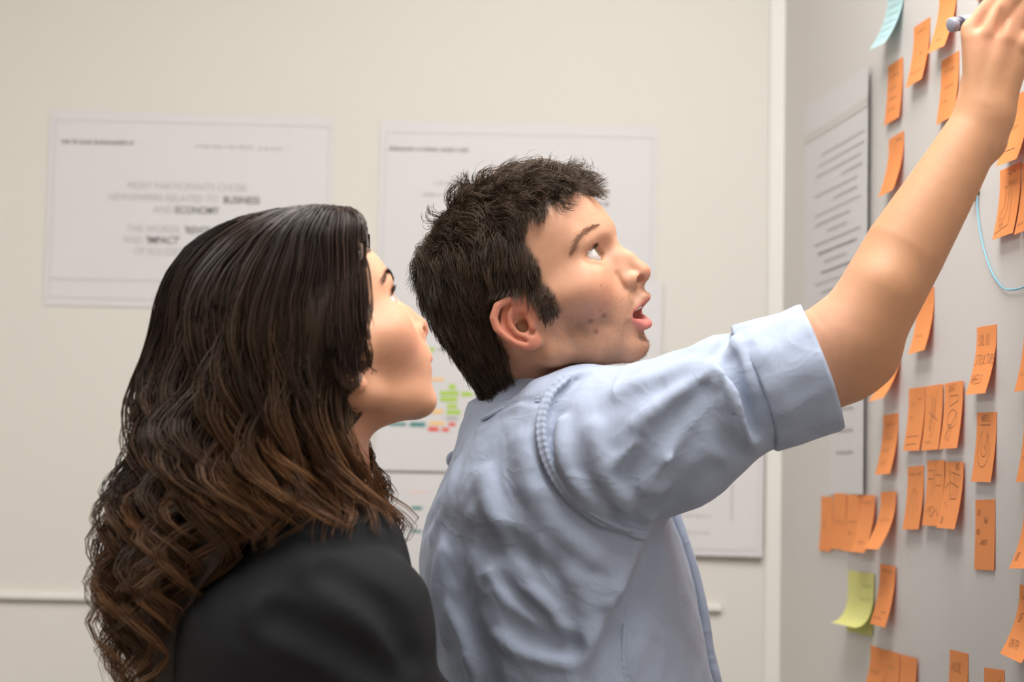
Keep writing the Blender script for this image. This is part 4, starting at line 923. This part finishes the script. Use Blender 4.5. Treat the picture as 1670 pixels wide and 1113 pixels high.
# armhole, yoke and side seams: felled strips with puckered stitching
SH0 = Solid([sh_g])
def seam(name, pix, n, wid, hgt, pucker, step):
    P = []
    for p in spline([(*p, 0) for p in pix], n)[:, :2]:
        h = march(SH0, *p, 2.0, 2.75)
        if h is not None: P.append(h)
    P = np.array(P); 
    for _ in range(3): P[1:-1] = (P[:-2] + 2 * P[1:-1] + P[2:]) / 4
    N_ = SH0.grad(P, 3e-3); N_[1:-1] = (N_[:-2] + N_[1:-1] + N_[2:]) / 3; T = np.gradient(P, axis=0); T /= _len(T)[:, None]; B_ = np.cross(T, N_); B_ /= _len(B_)[:, None]
    s_ = np.concatenate([[0], np.cumsum(_len(np.diff(P, axis=0)))]); V, Fc = [], []
    for i in range(len(P)):
        m = 1 + pucker * math.sin(s_[i] * 2 * math.pi / step) + pucker * .5 * math.sin(s_[i] * 2 * math.pi / step * 2.3 + 1)
        for (u, v) in ((-1.1, -1.2), (-.95, .45), (-.6, 1.0), (-.35, .55), (.35, .55), (.6, 1.0), (.95, .45), (1.1, -1.2)): V.append(P[i] + B_[i] * u * wid * (1 + .15 * (m - 1)) + N_[i] * hgt * (v * m if v > 0 else v * 2))
        if i: Fc += [((i - 1) * 8 + j, i * 8 + j, i * 8 + j + 1, (i - 1) * 8 + j + 1) for j in range(7)]
    mesh(name, V, Fc, CLOTH, shirt)
seam('armhole_seam', seam_px[1:], 130, .0048, .0012, .32, .0070)
seam('yoke_seam', [(786, 682), (812, 668), (840, 657), (880, 652)], 40, .0032, .0009, .4, .009)
seam('side_seam', [(1021, 1113), (1020, 1040), (1031, 962), (1052, 893)], 60, .0038, .0008, .4, .007)
# locker loop
STITCH = CLOTH
P_ = np.array([p for p in seamP]); G_ = BASE.grad(P_)
loop = spline([W(745, 738, 2.46), W(735, 743, 2.455), W(732, 752, 2.455), W(737, 760, 2.458), W(746, 766, 2.46)], 16)
V, Fc = tube(loop, .0032, 8); mesh('locker_loop', V, Fc, STITCH, shirt)
# trousers and shoes (below the frame)
TRO = mat('trouser_cloth', srgb(52, 56, 66), .9, noise=.05, nscale=300)
hipz = W(960, 1390, 2.45)
def legs(hip, sep, m, parent, hgt, w0=.1):
    h = np.array(hip); zt = h[2]
    pr = [ell((h[0], h[1], zt - .08), (.115, .16 + .01, .14), 0)]
    for sy in (-1, 1): pr += [chain([(h[0], h[1] + sy * .085, zt - .1), (h[0] + .01, h[1] + sy * sep, zt * .52), (h[0] - .01, h[1] + sy * sep * 1.05, .075)], [w0, .07, .06], .04)]
    V, Q = polygonise(Solid([Group(pr)]), (h[0] - .3, h[1] - .4, .0), (h[0] + .3, h[1] + .4, zt + .1), .012, n=8); mesh('trousers', V, Q, m, parent)
    for sy in (-1, 1):
        c = np.array([h[0] + .03, h[1] + sy * sep * 1.05, 0]); pr = [ell(c + [0.05, 0, .035], (.12, .048, .042), 0), ell(c + [-.05, 0, .045], (.05, .042, .06), .03), custom(lambda p: p[..., 2] - .002, c, .3, 0, 's')]
        V, Q = polygonise(Solid([Group(pr)]), c - [.2, .1, .02], c + [.25, .1, .16], .008, n=8); mesh('shoe', V, Q, PINM, parent)
legs((hipz[0], hipz[1], hipz[2]), .1, TRO, man, 1)
# ------------------------------------------------------------------ the woman
wh = Group([], headR(-26, 28, -8.4), W(514, 581, 2.12), .001)
wnb = W(528, 850, 2.17); wl = wh.local(wnb[None])[0]
wh.p = head_prims(1) + mouth_prims(1.6, -6) + [cap((-22, 0, -25), wl, 50, 50, 22), cap((-40, 0, -40), wl + np.array([-15, 0, 0]), 42, 46, 20), ell((-6, 66, -24), (12, 7, 22), 5, sym=True), ell((0, 68, -42), (7, 6, 8), 4, sym=True)]
wb = Group([cap(wnb, W(500, 1120, 2.16), .05, .10, .06), cap(W(520, 930, 2.08), W(470, 930, 2.26), .045, .045, .05)])
WOMAN = Solid([wh, wb], .02)
wloc = W(500, 1100, 2.15); woman = empty('person', (wloc[0], wloc[1], 0.0))
tag(woman, 'long-haired person in a black top looking up beside the person in the blue shirt', 'person')
WV, WQ = polygonise(WOMAN, (-.42, 1.9, 1.16), (-.02, 2.4, 1.78), .0021, n=12)
WC, mixw, (x, ay, z, Lw, inh) = skin_cols(WV, wh, srgb(212, 156, 124), 1)
lipw = sstep(np.hypot((z + 57) / 8.5, ay / 24), 1.1, .85) * (x > 78) * inh
mixw(.7 * lipw, (205, 120, 112)); mixw(.15 * np.exp(-(_len(np.stack([x - 66, ay - 46, z + 22], 1)) / 22) ** 2), (216, 120, 96))
WPOLY = [(140, 66), (93, 64), (70, 60), (44, 30), (24, 5), (16, -15), (4, -40), (-30, -60), (-120, -80), (-140, 140), (140, 140)]
hmw = in_poly(Lw[:, 0], Lw[:, 2], WPOLY) & (_len(Lw) < 190); mixw(.9 * hmw, (40, 29, 23))
mesh('body', WV, WQ, SKIN, woman, col=WC)
EYEW = eye_mat('eye_brown', srgb(70, 48, 34))
for sy in (-1, 1): eyeball(woman, wh, (72.5, sy * 31.5, 12.5), (1, .1, .2), 12.75, EYEW)
for sg in (1, -1): lashes(wh, EC, 1, sg, 110, 9, woman, (30, 22, 18), hu=7.8, w=16)
def brow_local(G, pts, sgn, N, ln, seed, parent, colr, wid):
    r = np.random.default_rng(seed); C = spline(pts, 60)
    for _ in range(3):
        n_ = local_normals(G, C); C = C - n_ * (G.ev(G.world(C)) / G.s)[:, None]
    t = r.uniform(0, 1, N); i = (t * 59).astype(int); c = C[i]; T = np.gradient(C, axis=0)[i]; T /= _len(T)[:, None]; n_ = local_normals(G, c); up = np.cross(n_, T); up *= np.sign(up[:, 2:3])
    ro = c + up * r.normal(size=(N, 1)) * .4 * wid; d = T + n_ * .2 + up * .25 + r.normal(size=(N, 3)) * .1; d /= _len(d)[:, None]
    S = np.stack([ro + d * (ln * k / 4) + n_ * .3 for k in range(5)], 1)
    if sgn < 0: S = S * np.array([1, -1, 1])
    V, Q = strands_mesh(G.world(S), np.full(N, .0002)); o = mesh('eyebrow', V, Q, HAIRM, parent, col=np.tile(np.array(srgb(*colr)[:3]), (len(V), 1))); o['kind'] = 'stuff'
for sg in (1, -1): brow_local(wh, [(98, -12, 31), (90, -28, 36), (80, -42, 37), (70, -52, 32)], sg, 220, 6, 5, woman, (48, 34, 28), 3.5)
# black top
BLACK = mat('black_cloth', srgb(24, 24, 26), .9, noise=.08, nscale=300, bump=.3, bscale=600, spec=.25, bdist=.0006)
wt = loft([(870, 470, 575, 0, .06), (900, 430, 605, 0, .10), (940, 345, 635, 0, .145), (985, 295, 660, 0, .17), (1040, 285, 680, 0, .18), (1113, 285, 695, 0, .18), (1250, 320, 705, 0, .17), (1450, 350, 690, 0, .16)], 2.15, 2.2)
jp = [wt, cap(W(520, 985, 2.06), W(585, 1010, 2.04), .068, .062, .04), cap(W(470, 960, 2.2), W(420, 990, 2.3), .06, .06, .05), chain(Wc([(596, 1010, 2.04), (612, 1120, 2.02), (640, 1260, 2.02)]), [.052, .056, .05], .03),
      chain(Wc([(640, 1250, 2.02), (700, 1205, 2.05), (790, 1200, 2.1)]), [.055, .05, .04], .03), cap(wnb + np.array([0, 0, -.05]), W(530, 930, 2.13), .058, .08, .04)]
WB = Solid([Group(jp)])
fw = []
def foldw(pix, amp, r, k, op='u'):
    P = []
    for p in spline([(*p, 0) for p in pix], 3 * (len(pix) - 1) + 1)[:, :2]:
        h = march(WB, *p, 1.7, 2.5); P.append(W(*p, 2.1) if h is None else h)
    P = np.array(P); N_ = WB.grad(P); return chain(P + N_ * ((amp - r) if op == 'u' else (r - amp)), r, k, op)
for q in ([(520, 930), (600, 985), (640, 1060)], [(430, 1000), (530, 1050), (610, 1100)]): fw += [foldw(q, .003, .014, .02), foldw([(a + 22, b + 6) for a, b in q], .003, .012, .02, 's')]
wneck = [cap(W(545, 835, 2.16), wh.world((-10, 0, -50)), .054, .07, .006, 's')]
JK = Solid([Group(jp + fw + wneck)], 0, lambda P, d: d + vnoise(P * 30, 9) * .0015)
JV, JQ = polygonise(JK, (-.42, 1.86, .98), (.05, 2.5, 1.42), .004, n=10)
top_ = mesh('black_top', JV, JQ, BLACK, woman)
# hands folded in front, trousers (below the frame)
hz = W(510, 1430, 2.15); legs((hz[0], hz[1], hz[2]), .085, TRO, woman, 1, .09)
# hair: locks hanging on a volume that widens from the parting to the shoulders
rw = np.random.default_rng(5)
ROW = np.array([(338, 505, 560, .010), (343, 470, 572, .032), (352, 425, 588, .05), (368, 379, 602, .066), (400, 329, 600, .082), (455, 290, 592, .094), (503, 272, 582, .098), (563, 260, 580, .100), (622, 250, 584, .102), (670, 240, 586, .105),
                (740, 226, 590, .108), (800, 208, 625, .112), (850, 196, 676, .114), (900, 184, 668, .112), (960, 178, 560, .10), (1020, 182, 500, .09), (1080, 196, 450, .085), (1180, 215, 430, .08), (1300, 235, 420, .075)], float)
HD = 2.125
def hair_pt(phi, y, s):
    xl, xr, hd = [np.interp(y, ROW[:, 0], ROW[:, i]) for i in (1, 2, 3)]
    xc = (xl + xr) / 2; a = (xr - xl) / 2; base = CAM + HD * (_f[None] + ((xc + s * a * np.cos(phi)) - CX)[:, None] / FPX * _r[None] - (y - CY)[:, None] / FPX * _u[None])
    base = base.copy(); base[:, 1] += -hd * s * np.sin(phi); return base
def locks(NL, per, seg, seed, smin_, smax_, wav):
    r = np.random.default_rng(seed); out = []; own = []
    for j in range(NL):
        phi0 = r.uniform(math.radians(23), math.radians(337)); dg = math.degrees(phi0); s0 = r.uniform(smin_, smax_)
        if dg < 100: yend = r.uniform(855, 930) - 20 * (dg < 35)
        elif dg < 125: yend = r.uniform(900, 1080)
        elif dg < 250: yend = r.uniform(1060, 1260)
        else: yend = r.uniform(880, 1000)
        y0 = 340 + r.uniform(0, 1) ** 2 * 60; t = np.linspace(0, 1, seg); y = y0 + (yend - y0) * (t ** 1.12)
        sp = sstep(y, 340, 480)                                     # part: locks start close together at the parting, then fan out
        phi = phi0 + .22 * math.sin(phi0 * 2) * (1 - sp) + r.normal() * .1 * sstep(y, 500, 800)
        down = sstep(y, 420, 900); am = (wav * (.05 + .95 * down ** 1.1)) * r.uniform(.6, 1.4); wl_ = r.uniform(70, 120) * (1 - .3 * down) * 2.7
        ph = np.cumsum(np.gradient(y) / wl_) * 2 * math.pi + 4 * phi0 + r.normal() * .9
        C = hair_pt(phi + 0 * y, y, np.full(seg, s0))
        rad = np.stack([np.cos(phi), -np.sin(phi), 0 * phi] if np.ndim(phi) else [np.full(seg, math.cos(phi)), np.full(seg, -math.sin(phi)), np.zeros(seg)], 1); tan = np.stack([-rad[:, 1], rad[:, 0], 0 * y], 1)
        C = C + (np.sin(ph)[:, None] * tan + .7 * np.cos(ph + .6)[:, None] * rad) * am[:, None]
        lr = .0125 * np.sin(np.clip(t * .9 + .12, 0, 1) * math.pi) ** .5 * r.uniform(.7, 1.3) * (1 - .35 * sstep(t, .55, 1)) + .0015
        for i in range(per):
            a = r.uniform(0, 6.28); q = math.sqrt(r.uniform(0, 1)); tw = a + .8 * t * r.normal()
            off = (np.cos(tw)[:, None] * tan + np.sin(tw)[:, None] * rad) * (q * lr)[:, None]
            n2 = r.normal(size=3) * .0016 * t[:, None] ** 2; e = int(seg * r.uniform(.82, 1.0)); P = C + off + n2
            if e < seg:
                u = np.linspace(0, e - 1, seg); P = np.stack([np.interp(u, np.arange(seg), P[:, c]) for c in range(3)], 1)
            out.append(P); own.append(j)
    return np.array(out), np.array(own)
H1, o1 = locks(160, 26, 32, 61, .86, 1.02, .024)
sh_ = H1.shape; Pf = H1.reshape(-1, 3)                              # keep the hair outside the top and the head
for _ in range(2):
    d = WB.ev(Pf); m_ = d < .006
    if m_.any(): g = WB.grad(Pf[m_]); Pf[m_] += g * (.006 - d[m_])[:, None] * .9
    d = wh.ev(Pf); m_ = d < .004
    if m_.any(): g = np.stack([wh.ev(Pf[m_] + 1e-3 * e) - wh.ev(Pf[m_] - 1e-3 * e) for e in np.eye(3)], -1); g /= _len(g)[:, None] + 1e-9; Pf[m_] += g * (.004 - d[m_])[:, None]
H1 = Pf.reshape(sh_)
NL = 160; tone = (rw.uniform(.55, 1.25, NL) * np.where(rw.uniform(0, 1, NL) < .25, 1.8, 1))[o1] * rw.uniform(.8, 1.25, len(o1)); tt_ = np.linspace(0, 1, sh_[1])
c0, c1, c2 = [np.array(srgb(*c)[:3]) for c in ((43, 31, 25), (60, 43, 31), (100, 68, 42))]
gr = (c0[None] * (1 - sstep(tt_, .1, .55))[:, None] + c1[None] * (sstep(tt_, .1, .55) - sstep(tt_, .6, 1))[:, None] + c2[None] * sstep(tt_, .6, 1)[:, None])
hc = gr[None] * tone[:, None, None]
V, Q = strands_mesh(H1, np.full(len(H1), .0008) * rw.uniform(.6, 1.3, len(H1)))
whair = mesh('hair', V, Q, HAIRM, woman, col=np.repeat(hc.reshape(-1, 3), 3, 0)); whair['kind'] = 'stuff'; whair['label'] = 'long wavy dark brown hair with lighter ends'
# hair swept back from the forehead and temple
fc = np.where(hmw & (Lw[:, 2] > -25) & (Lw[:, 2] < 58) & (Lw[:, 0] > 26) & (np.abs(Lw[:, 1]) > 35))[0]; N = 1500; ro = Lw[rw.choice(fc, N)] + rw.normal(size=(N, 3)) * .8; nr_ = local_normals(wh, ro)
d_ = np.stack([np.full(N, -.8), np.zeros(N), np.full(N, -.55)], 1) + rw.normal(size=(N, 3)) * .06; d_ -= np.einsum('ij,ij->i', d_, nr_)[:, None] * nr_; d_ += nr_ * .12; d_ /= _len(d_)[:, None]
T1 = wh.world(grow(wh, ro, nr_, d_, rw.uniform(45, 85, N), 12, 2.0 + 6 * rw.uniform(0, 1, N), 0, 3, droop=.05))
V, Q = strands_mesh(T1, np.full(N, .0008)); c = np.array(srgb(46, 33, 26)[:3])[None] * np.repeat(rw.uniform(.6, 1.3, N), 13 * 3)[:, None]
HAIRT = mat('hair_matte', (1, 1, 1, 1), .75, attr='Col', spec=.08)
tm = mesh('temple_hair', V, Q, HAIRT, whair, col=c); tm['kind'] = 'stuff'
# dense inner mass of the same hair
yy_ = np.concatenate([np.linspace(345, 885, 26)]); V, Fc = [], []; nph = 48
for i, y in enumerate(yy_):
    ph = np.linspace(math.radians(18), math.radians(342), nph); V += list(hair_pt(ph, np.full(nph, y), np.full(nph, .86 - .3 * sstep(y, 760, 890))))
    if i: Fc += [((i - 1) * nph + k, (i - 1) * nph + k + 1, i * nph + k + 1, i * nph + k) for k in range(nph - 1)]
HMASS = mat('hair_mass', srgb(44, 32, 25), .6, noise=.3, nscale=60, bump=.5, bscale=90, bdist=.004)
mesh('hair_mass', V, Fc, HMASS, whair)
V, Fc = [], []; nph = 26
for i, y in enumerate(np.linspace(780, 1200, 20)):
    ph = np.linspace(math.radians(100), math.radians(255), nph); V += list(hair_pt(ph, np.full(nph, y), np.full(nph, .8 - .12 * sstep(y, 1000, 1200)) * (1 - .08 * np.cos(ph * 9 + y * .02))))
    if i: Fc += [((i - 1) * nph + k, (i - 1) * nph + k + 1, i * nph + k + 1, i * nph + k) for k in range(nph - 1)]
mesh('back_hair_mass', V, Fc, HMASS, whair)
GOLD = mat('gold', srgb(220, 180, 120), .3); GOLD.node_tree.nodes['Principled BSDF'].inputs['Metallic'].default_value = 1
ep = W(574, 611, 2.045); cpts = [ep + .005 * np.array([math.cos(a), .3 * math.sin(a), math.sin(a)]) for a in np.linspace(0, 6.28, 20)]
V, Fc = tube(cpts, .0012, 8); mesh('earring', V, Fc, GOLD, woman)
